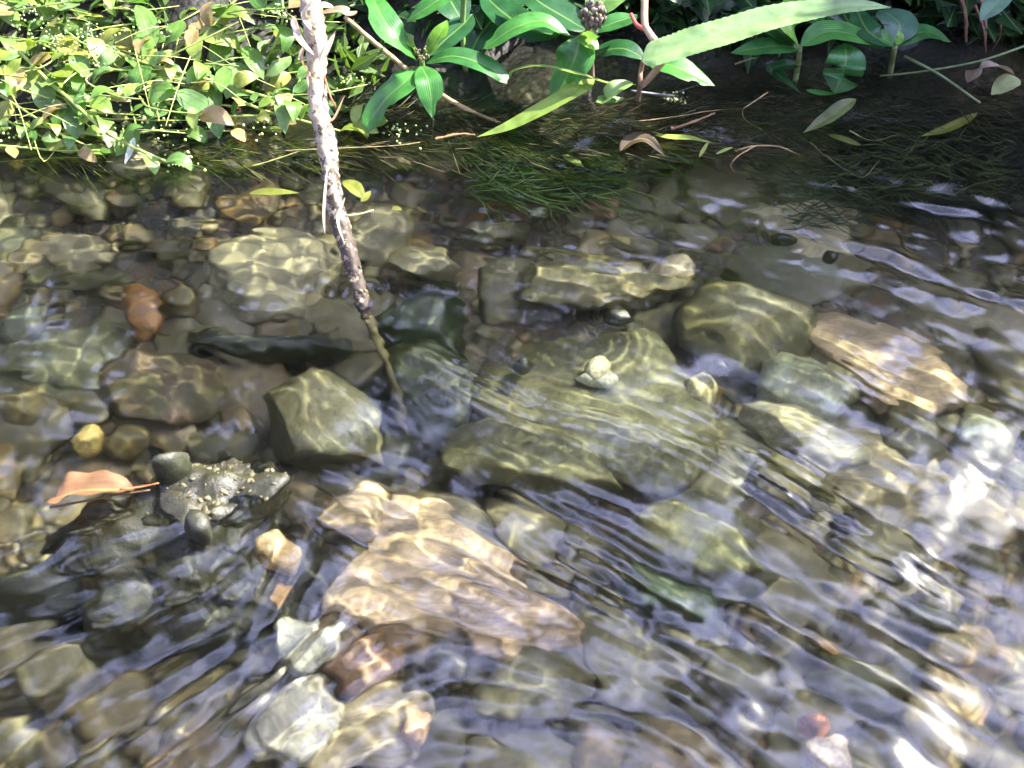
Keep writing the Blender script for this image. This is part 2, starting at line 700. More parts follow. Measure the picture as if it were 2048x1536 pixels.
PALETTE = [((.13, .12, .07), 5), ((.18, .16, .095), 5), ((.075, .075, .05), 2.5), ((.22, .15, .08), 3), ((.28, .16, .06), 1.6), ((.26, .23, .15), 4),
           ((.14, .155, .11), 3), ((.33, .28, .18), 2), ((.16, .10, .06), 1.5), ((.42, .38, .28), .7), ((.36, .17, .05), .9)]
PC, PW = [p[0] for p in PALETTE], [p[1] for p in PALETTE]
protos = []
for k in range(16):
    co, f = rock_arrays(100 + k, 2, 9, .26, .05, .2)
    me = mesh_np('stone', co, f)
    me.materials.append(M['stone'])
    protos.append(me)
placed = []
tries = 0
while len(placed) < 290 and tries < 30000:
    tries += 1
    big = len(placed) < 60
    r = rnd.uniform(.034, .068) if big else rnd.uniform(.020, .034) if len(placed) < 160 else rnd.uniform(.009, .019)
    px, py = rnd.uniform(-60, 2108), rnd.uniform(310, 1580)
    p = P(px, py, -.08)
    if any((p.x - q[0]) ** 2 + (p.y - q[1]) ** 2 < ((.66 if r > .02 else .35) * (r + q[2])) ** 2 for q in placed):
        continue
    placed.append((p.x, p.y, r))
    o = link('stone', protos[rnd.randrange(16)], None, bed, rnd.choices(PC, [w * (2.2 if p.x < -.08 and c[0] > c[1] * 1.25 else 1) for c, w in zip(PC, PW)])[0])
    a = rnd.uniform(.7, 1.25)
    o.scale = (r * a, r / a, (.008 + r * .2) * rnd.uniform(.8, 1.3))
    o.rotation_euler = (rnd.uniform(-.25, .25), rnd.uniform(-.25, .25), rnd.uniform(0, 6.28))
    o.location = (p.x, p.y, bed_z(p.x, p.y) + (.002 if r > .02 else .006))

# small pebbles between them, too many to count
for pi, colr in enumerate([(.15, .14, .085), (.26, .21, .125), (.24, .14, .07), (.10, .10, .065)]):
    cs, fs, nb = [], [], 0
    pr = [rock_arrays(300 + k, 1, 4, .15, 0, .3) for k in range(6)]
    for i in range(1700):
        x, y = rng.uniform(-.8, .8), rng.uniform(.12, .99)
        r = .0025 + .009 * rng.random() ** 2
        c0, f0 = pr[rng.integers(6)]
        a = rng.uniform(0, 6.28)
        q = c0 * np.array([r * 1.2, r * .9, r * .6])
        q = np.stack([q[:, 0] * math.cos(a) - q[:, 1] * math.sin(a), q[:, 0] * math.sin(a) + q[:, 1] * math.cos(a), q[:, 2]], 1)
        cs.append(q + np.array([x, y, bed_z(x, y) + r * .3]))
        fs.append(f0 + nb)
        nb += len(c0)
    o = link('pebbles', mesh_np('pebbles', np.concatenate(cs), np.concatenate(fs)), M['stone'], bed, colr)
    o['kind'] = 'stuff'

# ------------------------------------------------------------------ the rocks one can point to
OL, GR = (.10, .105, .055), (.14, .15, .115)
rock('broad flat olive slab lying just under the water in the middle of the stream', 1170, 770, -.028, 600, 330, .05, (.135, .14, .08), rot=-8, seed=21, mat='mossy_stone', sub=5, flat=.1, lump=.2, cuts=9)
rock('mossy olive boulder under the water between the flat slab and the bright ripples', 1400, 1070, -.024, 350, 230, .05, (.12, .125, .06), rot=-15, seed=22, mat='mossy_stone', sub=5, lump=.18)
rock('low olive ledge with a pale rim just below the flat middle slab', 1060, 905, -.035, 400, 150, .035, (.16, .16, .09), rot=-10, seed=23, mat='mossy_stone', sub=4, lump=.25)
rock('round dark green boulder behind the flat middle slab', 1505, 625, -.03, 300, 160, .05, (.055, .07, .05), rot=-10, seed=24, sub=4, lump=.1, cuts=4)
rock('pale blue-green stone beside the round dark boulder', 1625, 765, -.05, 210, 150, .04, (.26, .30, .24), rot=-20, seed=25, sub=4)
rock('long tan slab crossed by fine ripples at the right of the stream', 1790, 730, -.05, 420, 170, .035, (.36, .27, .17), rot=-35, seed=26, mat='sandstone', sub=5, flat=.1)
rock('smooth grey-green domed rock with water bulging over it beside the stick', 650, 810, -.014, 235, 230, .06, (.20, .215, .17), rot=20, seed=27, sub=4, lump=.1, cuts=4)
rock('pale peach sandstone slab shining through the rippled water at the lower middle', 840, 1130, -.032, 500, 300, .045, (.60, .45, .30), rot=-22, seed=28, mat='sandstone', sub=5, flat=.1, lump=.25)
rock('greyish white stone below the peach slab', 600, 1280, -.04, 130, 150, .03, (.55, .55, .46), rot=20, seed=29, mat='clean_stone', sub=4)
rock('large pale cream stone at the bottom edge of the water', 590, 1425, -.045, 230, 200, .035, (.50, .47, .38), rot=30, seed=30, mat='clean_stone', sub=4, lump=.2)
rock('broad grey stone at the bottom middle under the ripples', 1060, 1340, -.05, 280, 190, .04, (.22, .21, .165), rot=0, seed=31, sub=4, lump=.2)
rock('bright yellow pebble above the black rock', 172, 872, -.05, 84, 66, .02, (.75, .58, .20), rot=10, seed=32, mat='clean_stone', sub=3)
rock('dull brown stone right of the bright yellow pebble', 255, 880, -.06, 100, 70, .02, (.17, .10, .05), rot=-10, seed=33, sub=3)
rock('cream pebble sitting on the flat middle slab', 1200, 732, -.014, 56, 48, .014, (.66, .62, .42), seed=34, mat='clean_stone', sub=3, cat='pebble', name='pebble')
rock('flat whitish chip under the cream pebble on the slab', 1190, 752, -.022, 96, 34, .010, (.50, .52, .42), seed=35, mat='clean_stone', sub=3, cat='pebble', name='pebble')
rock('orange stone on the left half of the bed with caustic lines across it', 272, 620, -.07, 105, 110, .025, (.27, .135, .04), rot=10, seed=36, mat='clean_stone', sub=3)
rock('yellowish stone touching the right side of the orange stone', 355, 590, -.07, 80, 70, .022, (.38, .27, .10), rot=30, seed=37, sub=3)
rock('amber stone at the lower right foot of the black rock', 540, 1180, -.04, 100, 85, .025, (.50, .27, .06), rot=-20, seed=38, mat='clean_stone', sub=3)
rock('cream and amber stone on the right flank of the black rock', 535, 1085, -.02, 90, 90, .025, (.58, .42, .24), rot=30, seed=39, mat='clean_stone', sub=3)
rock('small amber stone set in the side of the black rock', 225, 1065, -.012, 60, 46, .015, (.50, .36, .14), rot=0, seed=40, sub=3)
rock('peach pebble standing out near the bottom edge', 828, 1440, -.04, 66, 84, .022, (.80, .50, .30), rot=20, seed=41, mat='clean_stone', sub=3, cat='pebble', name='pebble')
rock('orange red pebble near the bottom right', 1638, 1440, -.03, 58, 54, .018, (.38, .15, .07), rot=0, seed=42, mat='clean_stone', sub=3, cat='pebble', name='pebble')
rock('pale pinkish stone in front of the orange red pebble', 1660, 1495, -.035, 110, 80, .02, (.48, .40, .36), rot=-30, seed=43, mat='clean_stone', sub=3)
rock('reddish brown flat stone in the upper left of the bed', 400, 470, -.075, 190, 80, .02, (.30, .15, .08), rot=-5, seed=44, sub=4)
rock('smooth grey stone just left of the stick near the weeds', 605, 355, -.05, 140, 90, .025, (.26, .27, .21), rot=-10, seed=45, sub=4, cuts=3)
rock('dark purplish brown slab between the orange stone and the black rock', 300, 765, -.06, 320, 160, .03, (.10, .065, .045), rot=-10, seed=46, mat='mossy_stone', sub=4, lump=.2)
rock('pale creamy stone just right of the stick where it enters the water', 860, 520, -.045, 170, 66, .02, (.50, .48, .33), rot=-5, seed=47, sub=4)
rock('mottled white-green stone behind the dark gap', 990, 455, -.06, 130, 55, .02, (.38, .40, .30), rot=8, seed=48, sub=3)
rock('peach striped stone below the green weed', 1212, 405, -.065, 100, 60, .02, (.38, .23, .14), rot=-10, seed=49, mat='sandstone', sub=3)
rock('sunny tan slab patterned with light between the stick and the orange stone', 540, 540, -.07, 300, 190, .03, (.34, .31, .20), rot=-10, seed=50, mat='sandstone', sub=4, lump=.2)
rock('tan stone under the ripples at the upper right of the lit bed', 1610, 440, -.06, 260, 130, .03, (.42, .37, .24), rot=-20, seed=51, mat='sandstone', sub=4, lump=.2)
rock('broad pale stone below the floating twigs', 1430, 375, -.06, 240, 110, .03, (.30, .27, .18), rot=-8, seed=52, sub=4, lump=.2)
rock('pale stone between the flat slab and the round dark boulder', 1345, 530, -.05, 100, 56, .02, (.46, .40, .28), rot=8, seed=53, mat='clean_stone', sub=3)
rock('cream stone at the right end of the flat middle slab', 1400, 765, -.035, 70, 56, .02, (.48, .45, .28), rot=8, seed=54, mat='clean_stone', sub=3)
rock('long sandy stone below the pale blue-green stone', 1620, 860, -.04, 300, 90, .03, (.36, .34, .22), rot=-28, seed=55, mat='sandstone', sub=4)
rock('dark stone right of the long sandy stone', 1835, 850, -.05, 170, 150, .035, (.07, .065, .045), rot=-30, seed=56, mat='dark_stone', sub=4)
rock('brownish stone beneath the long sandy stone', 1600, 950, -.055, 200, 90, .03, (.12, .12, .07), rot=-28, seed=57, sub=4)
rock('light blue-grey stone at the right edge', 1965, 865, -.04, 140, 80, .03, (.34, .38, .33), rot=0, seed=58, sub=3)
rock('pale pink chip of stone near the right edge', 1945, 975, -.05, 60, 34, .015, (.55, .42, .34), rot=0, seed=59, mat='clean_stone', sub=3)
rock('dull green stone at the lower right', 1740, 1340, -.05, 250, 130, .03, (.13, .15, .09), rot=-5, seed=60, sub=4)
rock('warm brown stone at the lower right edge', 1930, 1290, -.05, 220, 130, .03, (.24, .15, .08), rot=-5, seed=61, sub=4)
rock('rusty stone above the dull green stone', 1650, 1290, -.05, 90, 70, .02, (.30, .13, .04), rot=-5, seed=62, sub=3)
rock('dark stone at the bottom middle beside the grey stone', 900, 1310, -.05, 120, 80, .03, (.07, .065, .06), rot=-5, seed=63, mat='dark_stone', sub=3)
rock('pinkish brown stone above the peach pebble', 720, 1330, -.05, 150, 110, .03, (.42, .27, .2), rot=30, seed=64, mat='clean_stone', sub=3)
rock('brown stone at the lower left corner', 90, 1340, -.05, 200, 130, .03, (.30, .27, .18), rot=-5, seed=65, sub=4)
rock('blue-grey stone on the left edge of the bed', 60, 640, -.07, 150, 90, .03, (.17, .20, .16), rot=-5, seed=66, sub=4)
rock('sandy stone on the left edge below the weeds', 170, 410, -.075, 110, 60, .02, (.42, .36, .22), rot=20, seed=67, sub=3)
rock('olive stone in the lower right below the bright ripples', 1480, 1330, -.05, 210, 120, .03, (.10, .10, .06), rot=-5, seed=68, sub=4)
rock('tan stone at the left edge beside the yellow pebble', 40, 800, -.06, 80, 66, .02, (.38, .31, .17), rot=-5, seed=69, sub=3)

rock('dark green weedy stone in the deep gap beside the stick foot, darkened for the gap shade', 850, 640, -.065, 230, 170, .05, (.016, .030, .014), rot=-5, seed=171, mat='dark_stone', sub=4)  # dark weed and the shade of the gap, both in the stone colour
rock('dark green stone at the bottom of the deep gap left of the flat slab, blackened for its shade', 868, 770, -.05, 240, 260, .05, (.014, .022, .011), rot=20, seed=172, mat='dark_stone', sub=4)  # near-black colour paints the shade at the bottom of the gap
rock('black shape added for the deep shadow under the lower right ripples', 1860, 1230, -.045, 200, 90, .03, (.015, .018, .014), rot=-25, seed=173, mat='dark_stone', sub=4)  # black shape stands in for the deep shadow below the ridge
rock('black shape added for the dark gap below the black rock', 430, 1265, -.045, 190, 80, .03, (.018, .02, .02), rot=25, seed=174, mat='dark_stone', sub=4)  # fills the dark gap here with black instead of shade
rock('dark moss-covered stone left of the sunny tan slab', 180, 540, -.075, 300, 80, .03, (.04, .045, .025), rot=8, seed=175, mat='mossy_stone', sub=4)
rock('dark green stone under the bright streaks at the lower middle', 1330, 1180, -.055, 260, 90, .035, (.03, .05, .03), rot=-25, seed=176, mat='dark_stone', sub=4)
rock('stone right of the domed rock below the stick foot, coloured dark for the hollow shade', 775, 890, -.065, 180, 150, .03, (.018, .022, .013), rot=0, seed=177, mat='dark_stone', sub=4)  # dark colour extends the painted shade of the hollow

rock('pinkish tan slab right of and below the peach slab', 1010, 1225, -.045, 340, 170, .03, (.46, .34, .24), rot=-15, seed=181, mat='sandstone', sub=5, lump=.25)
rock('tan sandy slab between the two pale stones at the lower middle', 730, 1440, -.055, 300, 190, .03, (.38, .32, .22), rot=20, seed=182, mat='sandstone', sub=5, lump=.25)
rock('peach sandstone tongue reaching up from the peach slab towards the domed rock', 720, 1010, -.04, 170, 120, .03, (.52, .40, .26), rot=-30, seed=183, mat='sandstone', sub=4, lump=.2)
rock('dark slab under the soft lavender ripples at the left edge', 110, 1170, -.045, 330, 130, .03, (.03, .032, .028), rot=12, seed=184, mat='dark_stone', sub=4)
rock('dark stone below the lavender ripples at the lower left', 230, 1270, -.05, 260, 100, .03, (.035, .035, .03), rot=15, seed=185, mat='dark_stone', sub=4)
rock('long olive tan slab behind the flat middle slab', 1180, 560, -.05, 420, 110, .03, (.20, .18, .10), rot=-4, seed=186, mat='mossy_stone', sub=5, lump=.2)
rock('broad tan slab along the left above the blue-grey stone', 150, 480, -.075, 330, 130, .03, (.30, .25, .15), rot=6, seed=187, mat='sandstone', sub=5, lump=.2)
rock('broad olive slab left of the brown slab', 110, 720, -.07, 300, 170, .03, (.16, .17, .11), rot=6, seed=188, mat='mossy_stone', sub=5, lump=.2)
rock('wide tan slab under the ripples left of the light blue-grey stone', 1760, 930, -.06, 360, 200, .03, (.24, .21, .13), rot=-30, seed=189, mat='sandstone', sub=5, lump=.2)

rock('long dark strip added for the stick shadow on the bed above the domed rock', 520, 678, -.055, 360, 62, .03, (.022, .03, .016), rot=-4, seed=191, mat='dark_stone', sub=4)  # dark strip laid where the shadow of the stick falls

# dark pebbles resting on the slab and its neighbours
DK = (.022, .026, .018)
rock('dark wedge-shaped pebble in the middle of the flat slab', 1046, 722, -.012, 46, 36, .012, DK, seed=71, sub=3, mat='dark_stone', cat='pebble', name='pebble', group='dark pebbles on the pale rocks')
rock('dark pebble breaking the water at the back of the flat slab', 1236, 626, .004, 66, 26, .012, DK, seed=72, sub=3, mat='dark_stone', cat='pebble', name='pebble', group='dark pebbles on the pale rocks')
rock('dark pebble at the right end of the flat slab above the cream stone', 1440, 725, -.008, 44, 32, .012, DK, seed=73, sub=3, mat='dark_stone', cat='pebble', name='pebble', group='dark pebbles on the pale rocks')
rock('dark pebble on the tan stone below the floating twigs', 1570, 470, -.002, 56, 24, .012, DK, seed=74, sub=3, mat='dark_stone', cat='pebble', name='pebble', group='dark pebbles on the pale rocks')
rock('small dark pebble at the right edge of the sunny tan stone', 1664, 508, -.004, 30, 22, .010, DK, seed=75, sub=3, mat='dark_stone', cat='pebble', name='pebble', group='dark pebbles on the pale rocks')
rock('dark fleck of stone behind the flat slab near the weeds', 1075, 425, -.03, 46, 24, .012, DK, seed=76, sub=3, mat='dark_stone', cat='pebble', name='pebble', group='dark pebbles on the pale rocks')

# the black rock that breaks the surface, crusted with grit
c0 = P(340, 1050, .0)
br = empty('black_rock', (c0.x, c0.y, -.04))
tag(br, 'rough black rock crusted with grit breaking the surface at the lower left', 'rock')


def rock_part(name, px, py, ztop, w, h, thick, rot, seed, col, mat, sub, **kw):
    o = rock(None, px, py, ztop, w, h, thick, col, rot, seed, mat, sub, cat=None, name=name, **kw)
    o.location = Vector(o.location) - br.location
    o.parent = br
    return o


body = rock_part('rock_body', 345, 1050, .030, 580, 340, .085, 10, 81, (.026, .026, .02), 'dark_stone', 6, lump=.4, fine=.05, flat=-.2, cuts=4)
rock_part('rock_body', 425, 962, .026, 390, 220, .06, 16, 82, (.022, .022, .017), 'dark_stone', 6, lump=.4, fine=.05, flat=-.15)
rock_part('rock_body', 205, 1012, .015, 330, 130, .05, 14, 86, (.022, .021, .017), 'dark_stone', 6, lump=.4, fine=.05, flat=-.1)
rock_part('rock_spur', 330, 905, .040, 84, 34, .022, 35, 83, (.02, .024, .014), 'dark_stone', 3)
rock_part('rock_spur', 385, 1030, .034, 80, 46, .02, -30, 84, (.02, .022, .016), 'dark_stone', 3)
GRIT = [(.10, .08, .05), (.04, .04, .03), (.035, .035, .025), (.15, .14, .11), (.12, .06, .025), (.02, .02, .018), (.06, .065, .05), (.03, .035, .028)]
bco = np.array([v.co[:] for v in body.data.vertices]) + np.array(body.location)
b2 = br.children[1]
bco2 = np.array([v.co[:] for v in b2.data.vertices]) + np.array(b2.location)
allc = np.concatenate([bco[bco[:, 2] > .035], bco2[bco2[:, 2] > .035]])
for i in range(130):
    q = allc[rng.integers(len(allc))]
    if i < 80:                                    # most of the grit sits on the crest
        q = bco2[bco2[:, 2] > .04][rng.integers((bco2[:, 2] > .04).sum())]
    o = link('grit_pebble', protos[rnd.randrange(16)], None, br, rnd.choice(GRIT))
    r = .001 + .0022 * rnd.random() ** 2
    o.scale = (r * 1.4, r * .9, r * .55)
    o.rotation_euler = (rnd.uniform(-.6, .6), rnd.uniform(-.6, .6), rnd.uniform(0, 6))
    o.location = Vector(q)

ol = link('fallen_leaf', leaf_mesh('fallen_leaf', PP([(268, 978, .018), (235, 980, .020), (170, 982, .021), (128, 992, .018), (108, 1000, .013)]), .036, fold=.7, roll=.35, seed=3, shape=.66, wav=.18), M['dry_leaf'], None, (.19, .10, .045))
tag(ol, 'curled orange-brown fallen leaf lying on the black rock', 'leaf')
tb = tube('leaf_stalk', PP([(240, 979, .020), (280, 974, .021), (318, 966, .022)]), [.0009, .0004], M['stem'], None, (.40, .14, .05), n=8, sides=5)
tb.parent = ol
tw = tube('twig', PP([(100, 1015, .010), (170, 1002, .014), (235, 990, .017), (300, 980, .018)]), [.0012, .0009, .0006], M['stem'], None, (.10, .06, .03), n=14, sides=6)
tag(tw, 'thin dark twig under the orange fallen leaf', 'twig')

# ------------------------------------------------------------------ water
h = .0018
x0, x1, y0, y1 = -.72, .72, .16, 1.34
nx, ny = int((x1 - x0) / h) + 1, int((y1 - y0) / h) + 1
gx, gy = np.linspace(x0, x1, nx), np.linspace(y0, y1, ny)
GX, GY = np.meshgrid(gx, gy)
FX, FY = np.meshgrid(np.fft.fftfreq(nx, h), np.fft.fftfreq(ny, h))
KK = np.hypot(FX, FY)


def band(field, wl, bw):
    k0 = 1 / wl
    o = np.real(np.fft.ifft2(np.fft.fft2(field) * np.exp(-((KK - k0) / (bw * k0)) ** 2)))
    return o / o.std()


# crest directions of the ripples read off the photograph: (px, py, dx, dy, weight radius px)
CR = [(120, 1150, 1, -.30), (300, 1230, 1, -.35), (150, 1350, 1, -.45), (350, 1430, 1, -.75), (560, 1350, 1, -1.1), (600, 1150, .5, -1), (700, 1450, 1, -.7),
      (700, 930, 1, .35), (640, 780, .4, 1), (560, 850, .5, 1), (920, 780, 1, .5), (1200, 850, 1, .27), (1400, 900, 1, .45), (1600, 1020, 1, .62), (1760, 1110, 1, .62),
      (1050, 1080, 1, .5), (750, 1100, 1, .45), (1300, 1200, 1, .6), (1500, 1450, 1, .7), (1900, 1350, 1, .5), (1900, 480, 1, .22), (1750, 730, 1, .5), (1850, 900, 1, .6),
      (1100, 520, 1, .12), (1400, 560, 1, .2), (900, 560, 1, .3), (300, 400, 1, -.05), (100, 700, 1, .1), (1500, 250, 1, .15), (800, 250, 1, 0), (500, 640, 1, .3), (1100, 1450, 1, .2)]
cx, sx_, wx = np.zeros_like(GX), np.zeros_like(GX), np.zeros_like(GX)
for (px, py, dx, dy) in CR:
    a, b = P(px, py), P(px + dx * 20, py + dy * 20)
    th = math.atan2(b.y - a.y, b.x - a.x)
    wgt = 1 / (((GX - a.x) ** 2 + (GY - a.y) ** 2) + .0012) ** 1.6
    cx += wgt * math.cos(2 * th)
    sx_ += wgt * math.sin(2 * th)
    wx += wgt
TH = .5 * np.arctan2(sx_, cx)
DX, DY = np.cos(TH), np.sin(TH)


def lic(field, steps):
    out = field.copy()
    for sgn in (1, -1):
        pi, pj = np.meshgrid(np.arange(nx, dtype=float), np.arange(ny, dtype=float))
        vx, vy = DX * sgn, DY * sgn
        for s in range(steps):
            pi += vx
            pj += vy
            ii, jj = np.clip(np.rint(pi).astype(int), 0, nx - 1), np.clip(np.rint(pj).astype(int), 0, ny - 1)
            out += field[jj, ii]
            nvx, nvy = DX[jj, ii], DY[jj, ii]
            fl = np.where(nvx * vx + nvy * vy < 0, -1, 1)
            vx, vy = nvx * fl, nvy * fl
    return out


def blobs(lst, base=0.0):
    m = np.full_like(GX, base)
    for (px, py, rx, ry, ang, v) in lst:
        p = P(px, py)
        q = P(px + 50, py)
        s = (q - p).length / 50
        a = R(-ang)
        sy = s / math.sin(R(PITCH))
        u, w = (GX - p.x) / s, -(GY - p.y) / sy
        uu, ww = u * math.cos(a) - w * math.sin(a), u * math.sin(a) + w * math.cos(a)
        m += v * np.exp(-(uu / rx) ** 2 - (ww / ry) ** 2)
    return m


def rings(px, py, wl, amp, decay, r0=0.0):
    p = P(px, py)
    d = np.hypot(GX - p.x, GY - p.y)
    return amp * np.cos(2 * math.pi * np.maximum(d - r0, 0) / wl) * np.exp(-np.maximum(d - r0, 0) / decay) * (d >= r0 * .6)


wn = lambda: rng.normal(size=(ny, nx))
fine = band(lic(band(wn(), .011, .5), 22), .012, .35)
med = band(lic(band(wn(), .020, .5), 34), .021, .4)
long_ = band(lic(band(wn(), .034, .5), 40), .036, .4)
iso = .6 * band(wn(), .024, .5) + .5 * band(wn(), .042, .4) + .35 * band(lic(band(wn(), .016, .5), 10), .016, .4)
iso2 = band(wn(), .06, .5)
big = band(wn(), .16, .5)
A_f = blobs([(1610, 1000, 240, 55, 33, 3.2), (1000, 790, 180, 36, 25, 2.4), (1300, 870, 260, 30, 15, 2.0), (1780, 760, 200, 90, 35, .8), (760, 1100, 220, 130, 20, .9), (700, 930, 200, 60, 18, .6),
             (1150, 1130, 200, 110, 25, .9), (480, 800, 60, 50, 0, .7), (1250, 530, 260, 40, 8, .4), (450, 1050, 130, 120, 0, .35), (1350, 1300, 260, 120, 25, .7), (600, 1150, 100, 130, 0, .5)], .05)
A_m = blobs([(1700, 1080, 260, 90, 32, .9), (1150, 1100, 330, 110, 25, .8), (1350, 1280, 350, 170, 25, .6), (960, 800, 120, 50, 20, .3), (850, 680, 110, 130, 0, -.06), (650, 1330, 400, 160, -20, .8), (1850, 520, 260, 130, 15, .5),
             (1250, 530, 250, 50, 8, .5), (1500, 1430, 500, 150, 20, .2), (500, 1400, 300, 110, -25, .35), (1800, 760, 200, 120, 30, .3), (620, 900, 160, 100, 0, .4)], .06)
A_l = blobs([(850, 680, 130, 160, 0, -.06), (200, 1200, 380, 140, -15, 1.2), (400, 1420, 420, 130, -25, 1.0), (1900, 520, 260, 170, 15, .6), (1000, 1440, 600, 120, 0, .45), (1700, 1400, 400, 150, 20, .35), (1700, 1150, 250, 120, 30, .4)], .08)
A_i = blobs([(350, 560, 560, 260, 0, .75), (1450, 400, 400, 150, 0, .5), (900, 480, 300, 120, 0, .4), (900, 1420, 500, 120, 0, .4), (1900, 900, 250, 200, 0, .3)], .22)
H = .00019 * A_f * fine + .00052 * A_m * med + .0017 * A_l * long_ + .0005 * A_i * iso + .0010 * iso2 * (.35 + .5 * A_m) + .0018 * big
# water piled up over the shallow rocks, and the slick lip below them
H += blobs([(650, 800, 120, 90, 0, .005), (420, 990, 260, 90, -10, .002), (1180, 720, 330, 140, -5, .003), (1690, 1050, 150, 18, 33, .002), (1480, 960, 160, 16, 30, -.0016), (1400, 1060, 220, 110, 0, .0015), (1250, 845, 330, 20, 17, .0028), (1650, 1010, 230, 30, 33, .0045), (1590, 1060, 200, 26, 33, -.002), (1120, 1080, 200, 26, 24, .003),
            (940, 760, 60, 60, 0, -.002), (620, 950, 160, 30, 20, -.0022)])
H += rings(724, 598, .013, .0007, .022, .008) + rings(262, 318, .010, .0003, .02) + rings(1400, 285, .011, .0003, .02) + rings(1236, 626, .012, .0005, .02, .01) + rings(1570, 468, .012, .0005, .02, .01) + rings(735, 262, .010, .0003, .02) + rings(955, 273, .010, .0003, .02)
edge = np.minimum(np.minimum((GX - x0), (x1 - GX)), np.minimum((GY - y0), (y1 - GY)))
H *= np.clip(edge / .05, 0, 1)
axx = axis(x0, x1 - h, h, 40, 1.6)
core = np.arange(nx)


def ext(lo, hi, step, far):
    a, b, s = [], [], step
    x = lo
    while x > -far:
        s *= 1.7
        x -= s
        a.append(x)
    s, x = step, hi
    while x < far:
        s *= 1.7
        x += s
        b.append(x)
    return a[::-1], b


la, lb = ext(x0, x1, h, 40)
ma, mb = ext(y0, y1, h, 40)
mb = [v for v in mb if v < 2.6]
ma = [v for v in ma if v > -1.6] or [y0 - .5]
XX = np.concatenate([la, gx, lb])
YY = np.concatenate([ma, gy, mb])
HH = np.zeros((len(YY), len(XX)))
HH[len(ma):len(ma) + ny, len(la):len(la) + nx] = H
X, Y = np.meshgrid(XX, YY)
water = link('water', mesh_np('water', np.stack([X, Y, HH], -1).reshape(-1, 3), grid_faces(len(XX), len(YY))), M['water'])
tag(water, kind='structure')
water['label'] = 'clear rippled stream water running over the stones'
water.cycles.is_caustics_receiver = False
water.cycles.is_caustics_caster = True


# ------------------------------------------------------------------ the stick
sp0 = P(722, 592, 0)
stick = empty('dead_stick', (sp0.x, sp0.y, 0))
tag(stick, 'pale peeling dead stick standing slanted in the water with a blackened lower end', 'stick')
sp = [(738, 648, -.020), (733, 630, -.012), (724, 600, 0), (704, 525, .022), (668, 400, .055), (655, 300, .083), (636, 200, .11), (633, 90, .14), (622, 10, .165), (620, -60, .185)]
tube('bark', PP(sp), [.0035, .0060, .0070, .0070, .0084, .0080, .0092, .0086, .0104, .0094, .0098], M['bark'], stick, n=120, sides=20, lump=.3, seed=4)
tube('submerged_end', PP([(733, 632, -.012), (757, 700, -.034), (796, 815, -.066), (836, 932, -.098)]), [.0050, .0040, .0034, .002], M['stone'], stick, (.15, .13, .075), n=40, sides=12, lump=.6, seed=9)['label'] = 'silt-covered lower end under the water'
dry = dict(mat='dry_leaf', name='bark_strip')
leaf([(628, 110, .150), (600, 80, .160), (586, 40, .172), (578, 28, .180)], 14, stick, (.45, .33, .28), fold=.6, seed=1, **dry)
leaf([(636, 28, .170), (680, 20, .175), (700, 28, .172), (715, 22, .17)], 24, stick, (.30, .22, .14), fold=.4, seed=2, **dry)
leaf([(612, 20, .172), (640, 12, .18), (668, 14, .185)], 22, stick, (.72, .64, .52), fold=.4, seed=3, **dry)
leaf([(640, 130, .145), (655, 100, .152), (672, 60, .160)], 12, stick, (.50, .38, .30), fold=.6, seed=4, **dry)
leaf([(632, 60, .160), (645, 90, .154), (640, 130, .140)], 20, stick, (.62, .52, .42), fold=.5, seed=5, **dry)
leaf([(608, 90, .158), (602, 120, .148), (616, 150, .13), (618, 180, .12)], 12, stick, (.30, .22, .16), fold=.6, seed=6, **dry)
leaf([(640, 230, .105), (665, 240, .10), (690, 190, .10)], 6, stick, (.22, .12, .07), fold=.5, seed=7, **dry)
leaf([(622, 60, .166), (610, 30, .178), (625, 0, .19)], 16, stick, (.5, .42, .33), fold=.5, seed=8, **dry)
for (a, b, c_, w) in [((655, 330, .083), (648, 420, .06), (650, 470, .045), 6), ((690, 395, .062), (676, 440, .055), (690, 490, .04), 6)]:
    leaf([a, b, c_], w, stick, (.45, .38, .28), fold=.3, seed=9, **dry)
tube('twig', PP([(690, 432, .05), (720, 428, .052), (747, 420, .054)]), [.0012, .0007], M['stem'], stick, (.45, .36, .22), n=6, sides=5)
tube('twig', PP([(648, 150, .125), (660, 190, .12), (672, 215, .11)]), [.0010, .0006], M['stem'], stick, (.42, .10, .04), n=6, sides=5)
# knots and loose bark scabs on the lower stick
for i in range(30):
    t = rnd.uniform(.26, .7)
    q = spline(PP(sp), 200)[int(t * 199)]
    o = link('bark_scab', protos[rnd.randrange(16)], None, stick, rnd.choice([(.03, .025, .02), (.16, .12, .07), (.20, .11, .05), (.06, .045, .03), (.02, .02, .02)]))
    r = rnd.uniform(.0016, .0034)
    o.scale = (r, r * .8, r * 1.4)
    an = rnd.uniform(3.5, 6.0)
    o.location = q - stick.location + Vector((math.cos(an) * .0078, math.sin(an) * .0062, .0015 * rnd.random()))

# ------------------------------------------------------------------ broad-leaved plants
G1, G2, G3, G4 = (.05, .185, .035), (.032, .13, .03), (.018, .08, .025), (.12, .27, .03)


def plant(name, label, px, py, cat='plant', z=0.0):
    p = P(px, py, z)
    o = empty(name, (p.x, p.y, z))
    tag(o, label, cat)
    return o


